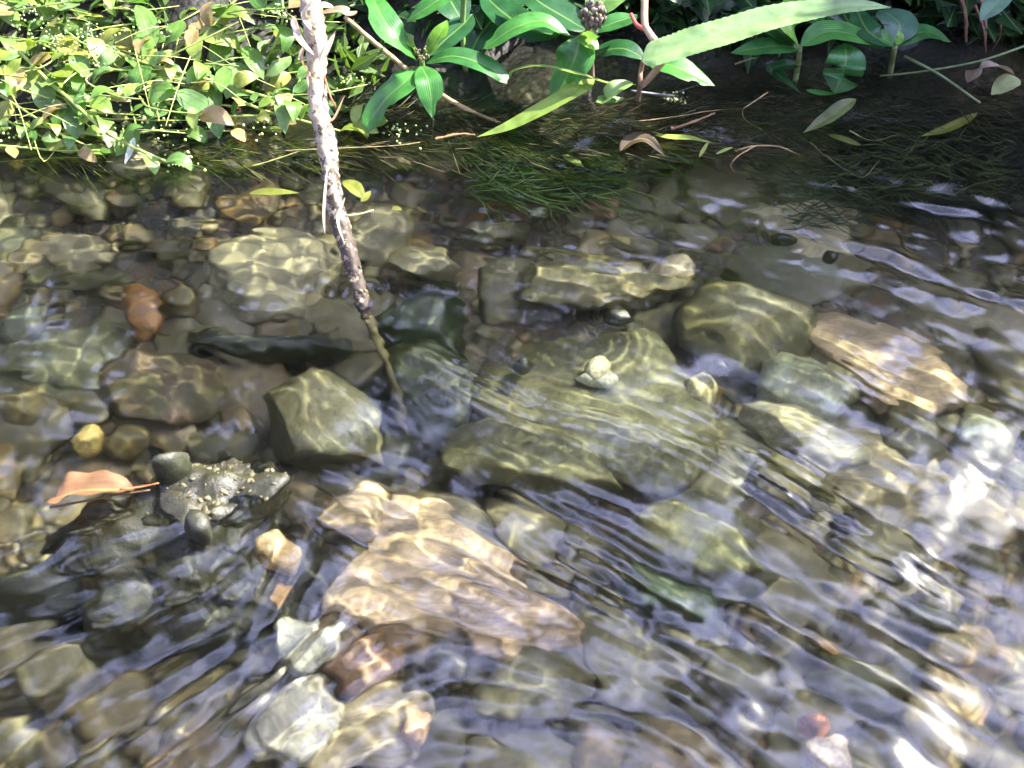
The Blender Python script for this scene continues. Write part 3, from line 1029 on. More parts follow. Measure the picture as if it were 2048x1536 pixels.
def head(parent, px, py, z, rpx, cols, n=40):
    c = P(px, py, z)
    r = (P(px + rpx, py, z) - P(px - rpx, py, z)).length / 2
    for i in range(n):
        d = Vector((rnd.gauss(0, 1), rnd.gauss(0, 1), rnd.gauss(0, 1))).normalized() * r * rnd.uniform(.5, 1)
        o = link('flower_bud', protos[rnd.randrange(16)], None, parent, rnd.choice(cols))
        s = r * rnd.uniform(.13, .24)
        o.scale = (s, s, s * 1.3)
        o.location = c + d - parent.location
        o['kind'] = 'thing'


pa = plant('broad_leaved_plant', 'broad-leaved plant with a small flower head right beside the dead stick', 850, 215)
leaf([(833, 122, .052), (812, 92, .072), (780, 60, .088), (752, 10, .098), (742, -24, .098)], 66, pa, G1, bites=[(.72, -1, .25, .05)], seed=11, shape=.35)
leaf([(845, 116, .054), (866, 88, .066), (882, 62, .074), (895, 40, .078)], 36, pa, G4, bites=[(.45, 1, .5, .1)], seed=12)
leaf([(858, 112, .045), (890, 80, .048), (925, 50, .05), (945, 28, .05)], 60, pa, G3, seed=13)
leaf([(852, 126, .052), (905, 112, .062), (965, 128, .058), (1000, 150, .048), (1014, 168, .042)], 56, pa, G2, seed=14, shape=.4)
leaf([(832, 138, .05), (808, 165, .05), (775, 195, .038), (745, 235, .020), (735, 264, .010)], 70, pa, G1, bites=[(.55, -1, .3, .06)], seed=15, shape=.38)
leaf([(842, 132, .054), (856, 160, .054), (862, 195, .042), (865, 236, .024)], 54, pa, G1, seed=16, bites=[(.8, -1, .5, .1)], shape=.38)
leaf([(832, 106, .056), (818, 84, .070), (806, 66, .078)], 30, pa, G4, seed=17, fold=.6)
head(pa, 844, 108, .062, 17, [(.10, .13, .05), (.14, .08, .07), (.16, .2, .07)], 26)
tube('stem', PP([(843, 118, .054), (848, 160, .03), (856, 235, -.02)]), [.003, .0032], M['stem'], pa, (.14, .2, .06), n=10)
tube('stem', PP([(690, 34, .035), (760, 95, .02), (830, 152, .012), (900, 200, .006), (1000, 248, -.008)]), [.0026, .003, .0028, .0024], M['stem'], pa, (.34, .24, .12), n=30, lump=.2)

pb = plant('broad_leaved_plant', 'broad-leaved plant with a fuzzy purple flower head behind the long serrated leaf', 1170, 120)
leaf([(1140, 72, .075), (1085, 42, .09), (1030, 55, .088), (985, 85, .074), (966, 98, .068)], 56, pb, G1, bites=[(.75, 1, .35, .07)], seed=21, shape=.4)
leaf([(1160, 74, .07), (1150, 115, .06), (1128, 165, .035), (1100, 215, .01)], 84, pb, G1, seed=22, shape=.4)
leaf([(1175, 62, .07), (1130, 35, .075), (1080, 5, .08), (1040, -30, .08)], 78, pb, G3, seed=23)
leaf([(1178, 66, .072), (1215, 50, .082), (1250, 38, .084), (1275, 30, .08)], 50, pb, G2, seed=24)
leaf([(1172, 62, .076), (1180, 82, .076), (1198, 98, .070)], 44, pb, G4, seed=25)
leaf([(1180, 30, .08), (1215, -5, .09), (1270, -30, .09)], 76, pb, (.12, .24, .06), seed=26)
leaf([(1120, 70, .05), (1060, 60, .05), (1000, 20, .05), (960, -20, .05)], 80, pb, G3, seed=27)
head(pb, 1186, 34, .10, 30, [(.16, .09, .12), (.20, .13, .17), (.07, .06, .05), (.3, .24, .3)], 70)
tube('stem', PP([(1175, 45, .085), (1180, 90, .05), (1184, 170, -.01)]), [.0035, .004], M['stem'], pb, (.16, .12, .07), n=10)

pd = plant('broad_leaved_plant', 'pale broad leaves hanging in from the top edge above the flower head by the stick', 930, 20)
leaf([(925, -30, .11), (880, -2, .11), (840, 25, .10), (812, 44, .09)], 52, pd, G1, seed=31)
leaf([(1050, -60, .05), (1000, 20, .04), (960, 70, .03), (940, 110, .02)], 90, pd, G3, seed=32)
leaf([(870, -60, .05), (900, 0, .05), (930, 50, .04)], 80, pd, G3, seed=33)
tube('stem', PP([(930, -40, .10), (925, 60, .04), (932, 150, -.01)]), [.003, .003], M['stem'], pd, (.12, .2, .05), n=8)

pc = plant('serrated_leaved_plant', 'plant with one huge pale serrated leaf and a jointed pinkish stem', 1285, 180)
leaf([(1284, 122, .095), (1320, 108, .103), (1420, 78, .118), (1560, 38, .135), (1700, 14, .145), (1782, 14, .145)], 88, pc, (.21, .34, .14), seed=41, shape=.28, fold=.28, wav=.09, nv=90, serr=.07, label='huge pale serrated leaf')
leaf([(1300, 128, .06), (1340, 130, .066), (1385, 150, .06), (1430, 172, .05)], 66, pc, G1, bites=[(.72, 1, .45, .06)], seed=42, shape=.4)
leaf([(1290, 118, .05), (1250, 98, .055), (1215, 100, .05), (1188, 112, .045)], 56, pc, G3, seed=43)
leaf([(1280, 170, .045), (1220, 168, .05), (1160, 150, .056), (1080, 133, .054), (1030, 142, .047), (1018, 158, .04)], 26, pc, (.22, .32, .09), seed=44, fold=.4, roll=.5, shape=.6, nv=40)
leaf([(1188, 160, .045), (1150, 182, .042), (1080, 222, .025), (1010, 256, .010), (953, 274, .003)], 42, pc, (.20, .30, .06), seed=45, fold=.3, shape=.25, nv=40)
leaf([(1265, 165, .048), (1232, 180, .05), (1212, 205, .035), (1250, 196, .028)], 40, pc, (.20, .32, .10), seed=46, fold=.7)
leaf([(1175, 165, .044), (1155, 185, .04), (1120, 195, .033)], 32, pc, (.24, .34, .12), seed=47, fold=.6)
STM = (.36, .24, .14)
tube('stem', PP([(1290, -30, .13), (1289, 42, .11), (1296, 62, .105), (1310, 82, .10)]), [.0038, .0036, .0042], M['stem'], pc, STM, n=14)
tube('stem', PP([(1345, 96, .10), (1322, 128, .075), (1300, 155, .055), (1283, 172, .045)]), [.0034, .0036, .0034], M['stem'], pc, (.32, .22, .12), n=14)
tube('stem', PP([(1350, 92, .10), (1296, 108, .085), (1282, 140, .06), (1280, 172, .045), (1275, 200, -.02)]), [.002, .0024, .0026, .003], M['stem'], pc, (.2, .12, .07), n=20)
tube('stem', PP([(1262, 28, .10), (1272, 48, .098), (1286, 58, .10)]), [.002, .0024], M['stem'], pc, (.38, .07, .06), n=8)
tube('stem', PP([(1262, 182, .03), (1310, 188, .022), (1350, 192, .018)]), [.0016, .0012], M['stem'], pc, (.10, .10, .11), n=8)
for i in range(26):
    t = i / 25
    q = P(1325 + 46 * t + rnd.uniform(-6, 6), 188 + 14 * t + rnd.uniform(-8, 10), .018)
    o = link('seed', protos[i % 16], None, pc, (.25, .34, .10))
    o.scale = (.0011,) * 3
    o.location = q - pc.location

pe = plant('broad_leaved_plant', 'dark green rosette plant at the upper right under the tip of the huge leaf', 1600, 130)
leaf([(1590, 90, .05), (1545, 52, .06), (1500, 30, .06), (1455, 40, .05)], 66, pe, G3, seed=51)
leaf([(1598, 96, .048), (1550, 92, .052), (1505, 98, .045), (1462, 106, .038)], 60, pe, G2, seed=52, shape=.35)
leaf([(1596, 92, .052), (1580, 50, .075), (1586, 10, .085), (1592, -20, .085)], 50, pe, G4, seed=53)
leaf([(1602, 92, .052), (1650, 64, .062), (1710, 70, .058), (1768, 94, .045)], 66, pe, G1, seed=54, shape=.45)
leaf([(1690, 86, .05), (1692, 120, .045), (1682, 155, .025), (1668, 188, .008)], 82, pe, G2, seed=55, shape=.5)
leaf([(1592, 84, .05), (1574, 64, .062), (1560, 56, .066)], 30, pe, G4, seed=56)
leaf([(1608, 128, .02), (1570, 130, .02), (1548, 140, .012), (1600, 185, .006)], 36, pe, G3, seed=57)
leaf([(1612, 180, .010), (1640, 186, .010), (1672, 188, .006)], 16, pe, G1, seed=58)
leaf([(1640, 50, .05), (1620, 20, .05), (1660, -10, .05)], 60, pe, G3, seed=59)
tube('stem', PP([(1600, 92, .05), (1596, 130, .02), (1590, 170, -.02)]), [.003, .0032], M['stem'], pe, (.14, .18, .06), n=8)
pf = plant('broad_leaved_plant', 'glossy dark rosette plant right of the hanging broad leaf at the upper right', 1790, 130)
leaf([(1788, 92, .045), (1745, 70, .055), (1725, 45, .055), (1710, 8, .05)], 60, pf, G3, seed=61)
leaf([(1796, 92, .045), (1835, 66, .052), (1870, 68, .046), (1902, 84, .036)], 52, pf, G2, seed=62)
leaf([(1785, 88, .046), (1800, 52, .055), (1780, 30, .055), (1760, 20, .05)], 74, pf, (.05, .12, .07), seed=63)
leaf([(1788, 92, .046), (1760, 72, .052), (1735, 55, .052)], 44, pf, G1, seed=64)
leaf([(1794, 90, .048), (1800, 74, .055), (1798, 60, .06)], 16, pf, G4, seed=65)
leaf([(1770, 96, .04), (1740, 84, .04), (1700, 78, .035)], 40, pf, G1, seed=66)
tube('stem', PP([(1790, 92, .045), (1784, 125, .01), (1780, 160, -.02)]), [.003, .0032], M['stem'], pf, (.12, .15, .05), n=8)
tube('stem', PP([(1808, 112, .02), (1880, 150, .012), (1960, 206, .002)]), [.0018, .0012], M['stem'], pf, (.10, .14, .05), n=10)
tube('stem', PP([(2060, 88, .03), (1960, 122, .02), (1850, 142, .008), (1760, 152, 0)]), [.0014, .0010], M['stem'], pf, (.10, .15, .05), n=14)
pg = plant('hanging_leaf', 'single pale grey-green leaf tip poking in at the top right corner', 2010, -10, 'leaf', .1)
leaf([(2030, -50, .11), (2005, -10, .105), (1982, 18, .10), (1960, 42, .095)], 46, pg, (.10, .2, .12), seed=71)

# ------------------------------------------------------------------ the creeping plants at the upper left
lp = []
for k in range(5):
    me = leaf_mesh('leaf', [Vector((0, 0, 0)), Vector((0, .35, .06 * (k - 1))), Vector((0, .7, .04 * k)), Vector((0, 1.0, -.05 - .04 * k))], .52 + .06 * (k % 3), fold=.15 + .12 * (k % 3), seed=90 + k, nu=5, nv=9, shape=.38, wav=.08)
    me.materials.append(M['thin_leaf'])
    lp.append(me)
LG = [(.18, .29, .055), (.13, .25, .05), (.25, .34, .08), (.08, .18, .035), (.21, .28, .04), (.27, .29, .07), (.12, .23, .07), (.30, .22, .10)]


def small_leaf(parent, pos, az, length, pitch=0.0, roll=0.0, col=None, width=1.0):
    o = link('leaf', lp[rnd.randrange(5)], None, parent, col or rnd.choice(LG))
    o.scale = (length * width, length, length)
    o.rotation_euler = (pitch, roll, az)
    o.location = pos - parent.location
    return o


def runner(label, pts, rpx=5, leaves=6, lsize=.026, col=(.24, .32, .07), seed=0, ends=True):
    rr = random.Random(seed)
    w = PP(pts)
    o = empty('creeping_stem_plant', w[0])
    tag(o, label, 'plant', 'creeping plants at the water edge')
    rad = rpx / 2 * .00058
    tube('stem', w, [rad, rad * .9, rad * .7], M['stem'], o, col, n=28, sides=6, lump=.15, seed=seed)
    c = spline(w, 60)
    for i in range(leaves):
        t = (i + .5) / leaves
        k = int(t * 57) + 1
        d = (c[k + 1] - c[k - 1]).normalized()
        a = math.atan2(d.y, d.x) - math.pi / 2 + (1 if i % 2 else -1) * rr.uniform(.5, 1.2)
        small_leaf(o, c[k] + Vector((0, 0, .002)), a, lsize * rr.uniform(.75, 1.3), rr.uniform(-.5, .7), rr.uniform(-.7, .7))
    if ends:
        d = (c[-1] - c[-3])
        small_leaf(o, c[-1], math.atan2(d.y, d.x) - math.pi / 2, lsize * 1.2, -.1, rr.uniform(-.5, .5))
    return o


runner('creeping stem running from the left edge down over the water to the white folded leaf', [(-20, 60, .06), (42, 108, .05), (95, 160, .04), (150, 208, .035), (210, 262, .025), (270, 296, .015), (330, 322, .004)], 8, 7, .027, seed=1)
runner('low creeping stem along the left edge just above the water', [(-20, 178, .03), (60, 228, .022), (110, 262, .012), (170, 290, .004)], 5, 3, .024, seed=2)
runner('arched creeping stem joining the long runner from the tall grass', [(150, 206, .03), (215, 200, .032), (262, 188, .034), (312, 166, .03)], 7, 3, .028, seed=3)
runner('creeping stem with paired leaves reaching right towards the stick', [(230, 105, .05), (310, 132, .045), (390, 152, .04), (470, 176, .034), (540, 196, .028), (610, 216, .02)], 7, 9, .026, seed=4)
runner('creeping stem crossing in front of the stick base at the upper left', [(400, 150, .03), (450, 185, .028), (520, 218, .022), (600, 240, .015), (680, 262, .004)], 6, 7, .026, seed=5)
runner('thin stem lying on the water at the left edge', [(-20, 290, .006), (60, 296, .004), (130, 302, .003), (200, 300, .003)], 5, 3, .020, seed=6)
runner('upright jointed stem with grassy leaves left of the stick', [(528, 130, .02), (555, 75, .05), (566, 30, .08), (560, -30, .10)], 5, 5, .032, seed=7)
runner('bright stem with toothed leaves slanting across the middle of the leafy clump', [(392, 90, .05), (420, 60, .06), (446, 28, .07), (490, -20, .08)], 6, 4, .034, seed=8)
runner('creeping stem with broad leaves just right of the clump centre', [(330, 205, .012), (390, 226, .012), (470, 232, .014), (560, 222, .02), (600, 160, .03)], 5, 7, .026, seed=9)
runner('young sprout with upright leaves at the waterline right of the stick', [(700, 262, .0), (712, 252, .006), (718, 245, .010)], 5, 3, .026, seed=10)
runner('yellowish runner trailing into the water below the leafy clump', [(60, 250, .01), (150, 262, .008), (230, 276, .005), (300, 262, .004), (420, 262, .002), (520, 260, -.004)], 5, 6, .022, seed=12)
runner('low runner with small leaves at the clump foot near the left edge', [(-20, 220, .012), (30, 250, .010), (60, 262, .008), (110, 285, .004)], 5, 5, .024, seed=13)

tangle = empty('leafy_tangle', P(200, 80, 0))
tag(tangle, 'dense sunlit tangle of small-leaved creeping plants filling the upper left', 'plants')
specs = []
nl = 0
for i in range(90):
    px, py = rnd.uniform(-80, 430), rnd.uniform(-90, 205)
    if rnd.random() < .2:
        px, py = rnd.uniform(380, 610), rnd.uniform(-80, 60)
    z0 = rnd.uniform(0, .05)
    a = P(px, py, z0)
    az = rnd.uniform(-2.8, .4)
    ln = rnd.uniform(.06, .17)
    up = rnd.uniform(-.2, .55) * ln
    pts = [a, a + Vector((math.cos(az) * ln * .5, math.sin(az) * ln * .5 * .6, up * .7)), a + Vector((math.cos(az + .4) * ln, math.sin(az + .4) * ln * .6, up))]
    specs.append((pts, [.0012, .0008]))
    c = spline(pts, 12)
    for k in range(rnd.choice([2, 3, 4, 4])):
        if nl >= 290:
            break
        nl += 1
        q = c[rnd.randrange(2, 12)]
        small_leaf(tangle, q, rnd.uniform(0, 6.28), rnd.choice([rnd.uniform(.012, .024), rnd.uniform(.024, .042), rnd.uniform(.026, .046)]), rnd.uniform(-.5, .6), rnd.uniform(-.7, .7))
st = many_tubes('stem', specs, M['stem'], tangle, (.25, .33, .08), n=12, sides=5)
# long hair-thin grass stalks
specs = []
for i in range(56):
    px, py = rnd.uniform(-60, 600), rnd.uniform(-60, 270)
    z = rnd.uniform(0, .07)
    L_ = rnd.uniform(50, 170)
    an = rnd.choice([rnd.uniform(-.25, .5), rnd.uniform(-.25, .5), rnd.uniform(1.1, 2.0)])
    specs.append((PP([(px, py, z), (px + math.cos(an) * L_ * .5, py + math.sin(an) * L_ * .5 + rnd.uniform(-22, 12), z + .008), (px + math.cos(an) * L_, min(py + math.sin(an) * L_, 300), max(z - .01, 0.001))]), [.0007, .0004]))
many_tubes('grass_stalk', specs, M['stem'], tangle, (.34, .38, .10), n=8, sides=4)['kind'] = 'stuff'
for k, (a, b, w, cc) in enumerate([((458, 60, .045), (430, 142, .03), 44, 0), ((482, 126, .04), (452, 198, .026), 52, 1), ((494, 92, .045), (528, 160, .03), 42, 0), ((532, 152, .032), (582, 112, .036), 36, 1), ((556, 198, .025), (571, 268, .008), 27, 1),
                                   ((150, 166, .035), (166, 238, .02), 34, 0), ((84, 160, .03), (92, 228, .016), 46, 1), ((236, 92, .05), (192, 142, .04), 30, 1), ((298, 44, .055), (276, 118, .045), 42, 0), ((288, 118, .045), (258, 190, .03), 44, 2),
                                   ((352, 206, .015), (396, 242, .01), 32, 0), ((292, 232, .012), (334, 206, .018), 36, 2), ((250, 234, .01), (292, 203, .02), 22, 0), ((418, 162, .025), (442, 218, .012), 38, 0), ((-6, 112, .05), (46, 104, .05), 32, 1),
                                   ((350, 150, .03), (392, 182, .02), 24, 1), ((152, 148, .04), (158, 200, .03), 26, 0), ((300, 20, .06), (262, 50, .055), 40, 2), ((120, 278, .005), (84, 272, .01), 28, 1), ((60, 258, .012), (66, 290, .004), 22, 2),
                                   ((360, 40, .06), (330, 92, .05), 40, 0), ((420, 20, .07), (470, 8, .07), 40, 1), ((440, 10, .07), (436, 36, .06), 34, 0), ((160, 8, .06), (110, 22, .055), 28, 1), ((10, 262, .01), (2, 232, .016), 26, 1)]):
    m_ = ((a[0] + b[0]) / 2 + rnd.uniform(-4, 4), (a[1] + b[1]) / 2, (a[2] + b[2]) / 2 + .006)
    leaf([a, m_, b], w, tangle, [(.11, .22, .045), (.17, .27, .10), (.07, .17, .03)][cc], mat='thin_leaf', seed=200 + k, fold=rnd.uniform(.1, .4), roll=rnd.uniform(-.4, .4), shape=.36, nu=7, nv=14, wav=.1)
# seed sprays: tiny green beads on hair-thin stalks
co_s, f_s, nb = [], [], 0
i0, f0 = ico(1)
for (px, py, z, n, sp_) in [(120, 85, .05, 46, 46), (190, 115, .045, 44, 46), (560, 25, .09, 40, 30), (255, 238, .012, 34, 70), (340, 250, .01, 26, 60), (60, 30, .06, 40, 60), (20, 255, .01, 20, 40),
                           (700, 160, .01, 26, 40), (800, 265, .004, 30, 50), (150, 60, .06, 30, 60), (360, 320, -.002, 24, 60), (280, 60, .06, 26, 50), (530, 250, .01, 22, 40), (1355, 196, .018, 12, 20)]:
    for i in range(n):
        q = P(px + rnd.gauss(0, sp_ * .5), py + rnd.gauss(0, sp_ * .3), max(z + rnd.gauss(0, .006), -.003))
        r = rnd.uniform(.0009, .0019)
        co_s.append(i0 * r + np.array(q[:]) - np.array(tangle.location[:]))
        f_s.append(f0 + nb)
        nb += len(i0)
o = link('seed_spray', mesh_np('seed_spray', np.concatenate(co_s), np.concatenate(f_s)), M['seed'], tangle, (.32, .42, .14))
o['kind'] = 'stuff'

# dead leaves caught in the clump
def dead(label, pts, w, col, name='dead_leaf', cat='leaf', mat='dry_leaf', **kw):
    a = P(*pts[0])
    org = empty_o = None
    mid = pts[len(pts) // 2]
    wid = (P(mid[0] + w / 2, mid[1], mid[2]) - P(mid[0] - w / 2, mid[1], mid[2])).length
    o = link(name, leaf_mesh(name, PP(pts), wid, origin=a, **kw), M[mat], None, col)
    o.location = a
    tag(o, label, cat)
    return o


dead('pinkish shrivelled leaf hanging in the clump left of the big leaf pair', [(372, 62, .05), (390, 85, .05), (402, 105, .045)], 22, (.55, .42, .38), fold=.5, seed=1)
dead('broad brown dying leaf behind the creeping stems', [(370, 5, .04), (395, 45, .04), (400, 90, .03)], 44, (.20, .14, .05), seed=2)
dead('pale dry leaf resting in the clump near the left', [(75, 205, .02), (105, 208, .022), (140, 222, .015)], 26, (.55, .46, .38), fold=.4, seed=3)
dead('small pinkish dry leaf hanging over the waterline', [(215, 262, .012), (222, 278, .01), (218, 296, .006)], 28, (.50, .38, .26), fold=.3, seed=4)
dead('small white folded leaf sticking up at the tip of the long runner', [(268, 275, .012), (262, 300, .008), (250, 328, .003)], 15, (.62, .66, .58), fold=.6, seed=5)
dead('torn orange-tan leaf floating below the creeping stems', [(462, 262, .004), (478, 268, .004), (490, 284, .003)], 26, (.42, .27, .11), seed=6)
dead('red sliver of leaf behind the stick', [(445, 208, .012), (462, 214, .012), (482, 218, .010)], 8, (.40, .08, .05), seed=7)
dead('long yellowish decaying leaf in the middle of the clump', [(290, 60, .05), (296, 110, .045), (285, 160, .035), (258, 190, .025)], 40, (.22, .26, .05), seed=8)
dead('tall green strap leaf above the decaying leaf', [(272, 10, .07), (292, 40, .065), (300, 80, .055), (285, 120, .05)], 40, (.14, .25, .06), mat='thin_leaf', seed=9)
dead('yellow-green leaf blade floating below the serrated plant', [(1310, 270, .004), (1345, 274, .005), (1380, 276, .005), (1425, 286, .003)], 15, (.30, .38, .08), mat='thin_leaf', seed=10)
dead('narrow olive leaf standing out of the shaded water at the right', [(1712, 198, .022), (1685, 215, .018), (1650, 240, .010), (1606, 266, .003)], 34, (.12, .15, .05), mat='thin_leaf', seed=11, fold=.3)
dead('small upright green leaf blade among the floating twigs', [(1398, 315, .003), (1408, 298, .008), (1418, 282, .012)], 8, (.35, .42, .10), mat='thin_leaf', seed=12)
dead('small pale green leaf sliver right of the floating twigs', [(1432, 308, .002), (1450, 300, .004), (1466, 294, .003)], 8, (.35, .42, .12), mat='thin_leaf', seed=13)
dead('brown dead leaf heap bent in the water below the serrated plant', [(1240, 302, .002), (1262, 282, .006), (1295, 280, .006), (1330, 312, .000)], 30, (.055, .03, .012), seed=14, fold=.5)
dead('curled brown dead leaf at the right edge in the shade', [(1935, 165, .0), (1958, 140, .022), (1995, 134, .026), (2030, 150, .010)], 44, (.28, .22, .17), fold=.5, seed=15, roll=-.4)
dead('yellow-green torn leaf lying inside the curled dead leaf', [(2038, 158, .012), (2015, 165, .012), (1982, 190, .004)], 44, (.26, .30, .12), seed=16)
dead('yellow submerged leaf lying against the left side of the stick', [(498, 386, -.012), (540, 383, -.012), (600, 386, -.012)], 18, (.42, .46, .08), mat='thin_leaf', seed=17)
dead('yellow submerged leaf curled against the right side of the stick', [(688, 364, -.012), (710, 378, -.012), (728, 398, -.014)], 30, (.48, .50, .10), mat='thin_leaf', seed=18, fold=.4)
dead('small bright yellow leaf crescent right of the stick under water', [(722, 404, -.012), (732, 394, -.01), (741, 382, -.01)], 14, (.55, .56, .12), mat='thin_leaf', seed=19)
dead('tiny yellow leaf drifting under water right of the stick', [(783, 420, -.015), (792, 417, -.015), (804, 420, -.015)], 12, (.55, .55, .16), mat='thin_leaf', seed=20)
dead('olive leaf sunk below the brown dead leaf heap', [(1125, 308, -.01), (1145, 318, -.01), (1168, 332, -.012)], 18, (.30, .40, .06), mat='thin_leaf', seed=21)
dead('round olive leaf lying on the bed below the weeds', [(1205, 335, -.02), (1230, 332, -.02), (1255, 345, -.02)], 30, (.22, .26, .06), mat='thin_leaf', seed=22)
dead('large yellow-green leaf sunk in the dark shade at the right', [(1955, 225, -.012), (1900, 255, -.014), (1840, 275, -.016)], 22, (.22, .24, .03), mat='thin_leaf', seed=23)
dead('second sunken yellow-green leaf left of the large one in the shade', [(1655, 270, -.015), (1690, 280, -.015), (1725, 292, -.018)], 20, (.24, .26, .05), mat='thin_leaf', seed=24)
dead('scrap of leaf with a lit rim floating in the upper left weeds', [(475, 335, -.004), (500, 330, -.003), (530, 328, -.003)], 14, (.36, .34, .07), mat='thin_leaf', seed=25)

# floating twigs and drifting roots
def twig(label, pts, rpx, col, cat='twig', name='twig'):
    w = PP(pts)
    o = tube(name, w, [rpx * .00024, rpx * .00012], M['stem'], None, tuple(v * .6 for v in col), n=34, sides=6, lump=.6)
    tag(o, label, cat)
    return o


twig('straight pinkish brown twig slanting up from the floating debris', [(1342, 258, .003), (1380, 246, .008), (1430, 226, .014)], 8, (.40, .22, .12))
twig('thin wavy floating root running right from the debris', [(1240, 245, .002), (1300, 240, .003), (1360, 232, .003), (1420, 222, .003), (1484, 218, .002)], 3.5, (.34, .24, .09), 'root', 'root')
twig('forked floating rootlet bent down at the right of the debris', [(1535, 185, .004), (1505, 205, .003), (1486, 220, .002), (1490, 240, .002), (1525, 260, .002)], 4, (.38, .26, .1), 'root', 'root')
twig('orange brown stalk lying along the waterline below the first plant', [(870, 278, .002), (920, 268, .003), (950, 270, .002)], 7, (.36, .22, .08))
twig('thin tan stalk lying just right of the stick on the water', [(560, 302, -.002), (600, 300, .002), (780, 292, .002), (840, 285, .002)], 3.5, (.36, .28, .12))
twig('orange rootlet band floating above the pale stone', [(1470, 302, .001), (1510, 292, .002), (1560, 294, .001), (1600, 310, -.002)], 5, (.40, .28, .10), 'root', 'root')
twig('thin rootlet hooking down from the orange rootlet band', [(1510, 292, .002), (1476, 312, .001), (1462, 330, -.002), (1470, 345, -.004)], 4, (.42, .26, .12), 'root', 'root')
twig('long thin submerged stem in the shade at the right', [(1700, 260, -.002), (1745, 280, -.004), (1800, 268, -.002)], 3, (.30, .26, .08), 'root', 'root')
twig('rootlet trailing through the upper right shallows', [(1620, 285, -.003), (1660, 320, -.005), (1720, 355, -.006), (1760, 320, -.004)], 4, (.26, .22, .08), 'root', 'root')
twig('olive stem drifting in the left water below the clump', [(0, 325, -.002), (70, 318, -.001), (200, 315, -.001)], 3.5, (.34, .34, .08), 'root', 'root')
twig('thin pale stem bending away from the yellow leaf by the stick', [(470, 340, -.004), (540, 322, .0), (606, 300, .001)], 4, (.36, .38, .10), 'root', 'root')
twig('brown stalk slanting under the rosette plants at the right', [(1470, 128, .012), (1500, 118, .016), (1512, 116, .02)], 4, (.34, .32, .1))
for i, (a, b, l) in enumerate([((1918, -20), (1932, 85), 'thick reddish root standing in the dark bank at the top right'), ((1960, -10), (1970, 88), 'pale root right of the thick reddish root'),
                               ((1950, 10), (1972, 105), 'thin red root leaning against the pale root'), ((1990, 10), (1998, 50), 'short tan root hanging under the corner leaf'), ((2002, 50), (1985, 100), 'kinked root below the corner leaf')]):
    twig(l, [(a[0], a[1], .05), ((a[0] + b[0]) / 2 + 6, (a[1] + b[1]) / 2, .03), (b[0], b[1], .005)], [12, 10, 6, 5, 4][i], [(.16, .07, .03), (.22, .15, .1), (.2, .06, .03), (.3, .2, .12), (.14, .09, .06)][i], 'root', 'root')

# submerged green weed strands, streaming with the current
def weed(label, px0, px1, py0, py1, n, cols, ln=(30, 90), z=(-.05, -.006)):
    specs = []
    for i in range(n):
        px, py, zz = rnd.uniform(px0, px1), rnd.uniform(py0, py1), rnd.uniform(*z)
        L_ = rnd.uniform(*ln)
        an = rnd.gauss(.05, .35)
        specs.append((PP([(px, py, zz - .01), (px + L_ * .5 * math.cos(an), py + L_ * .5 * math.sin(an) + rnd.uniform(-5, 5), zz), (px + L_ * math.cos(an), py + L_ * math.sin(an) + rnd.uniform(-8, 8), zz + .002)]), [.0005, .0009, .0003]))
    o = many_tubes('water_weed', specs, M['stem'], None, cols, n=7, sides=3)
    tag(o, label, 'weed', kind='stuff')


weed('soft dark green weed streaming under water below the broad-leaved plants', 920, 1230, 275, 395, 620, (.022, .05, .008), (40, 130))
weed('olive weed strands in the shaded water at the upper right', 1480, 1980, 215, 400, 500, (.05, .065, .015))
weed('brownish weed and rootlets along the waterline in the middle', 640, 1480, 215, 310, 900, (.05, .045, .014), (30, 130), z=(-.03, .001))
weed('yellow-green weed strands below the leafy clump', 0, 640, 270, 330, 420, (.07, .085, .018), (40, 120), z=(-.03, 0))
weed('dark weed mat hanging off the bank at the right, deepening the shade below the plants', 1250, 2060, 150, 260, 500, (.02, .02, .008), (40, 140), (-.03, -.004))  # weed thickened and dark to deepen the plants' own shadow band
weed('blackish weed added to darken the shaded pool at the right edge', 1640, 2080, 225, 430, 1400, (.012, .016, .007), (50, 150), (-.08, -.03))  # near-black strands put the shade of this pool into colour
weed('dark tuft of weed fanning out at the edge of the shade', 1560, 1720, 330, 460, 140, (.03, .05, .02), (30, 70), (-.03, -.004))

# ------------------------------------------------------------------ undergrowth on the bank, bushes and trees behind
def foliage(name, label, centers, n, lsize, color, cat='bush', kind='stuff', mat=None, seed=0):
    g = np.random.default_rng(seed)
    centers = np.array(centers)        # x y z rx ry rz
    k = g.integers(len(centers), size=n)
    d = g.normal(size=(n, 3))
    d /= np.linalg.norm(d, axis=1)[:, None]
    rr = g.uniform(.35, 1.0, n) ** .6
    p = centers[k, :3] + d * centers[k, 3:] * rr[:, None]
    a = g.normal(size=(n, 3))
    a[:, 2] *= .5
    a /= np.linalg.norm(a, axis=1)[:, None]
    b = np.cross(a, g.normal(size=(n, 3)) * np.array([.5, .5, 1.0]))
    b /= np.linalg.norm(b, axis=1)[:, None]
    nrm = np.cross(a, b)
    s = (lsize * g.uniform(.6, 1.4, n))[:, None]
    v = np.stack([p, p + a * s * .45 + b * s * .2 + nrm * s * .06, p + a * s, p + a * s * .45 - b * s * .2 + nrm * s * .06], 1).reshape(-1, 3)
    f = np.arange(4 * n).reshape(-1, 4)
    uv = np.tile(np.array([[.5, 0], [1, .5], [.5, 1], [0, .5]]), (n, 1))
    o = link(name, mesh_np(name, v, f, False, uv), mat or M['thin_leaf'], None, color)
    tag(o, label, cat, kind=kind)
    return o


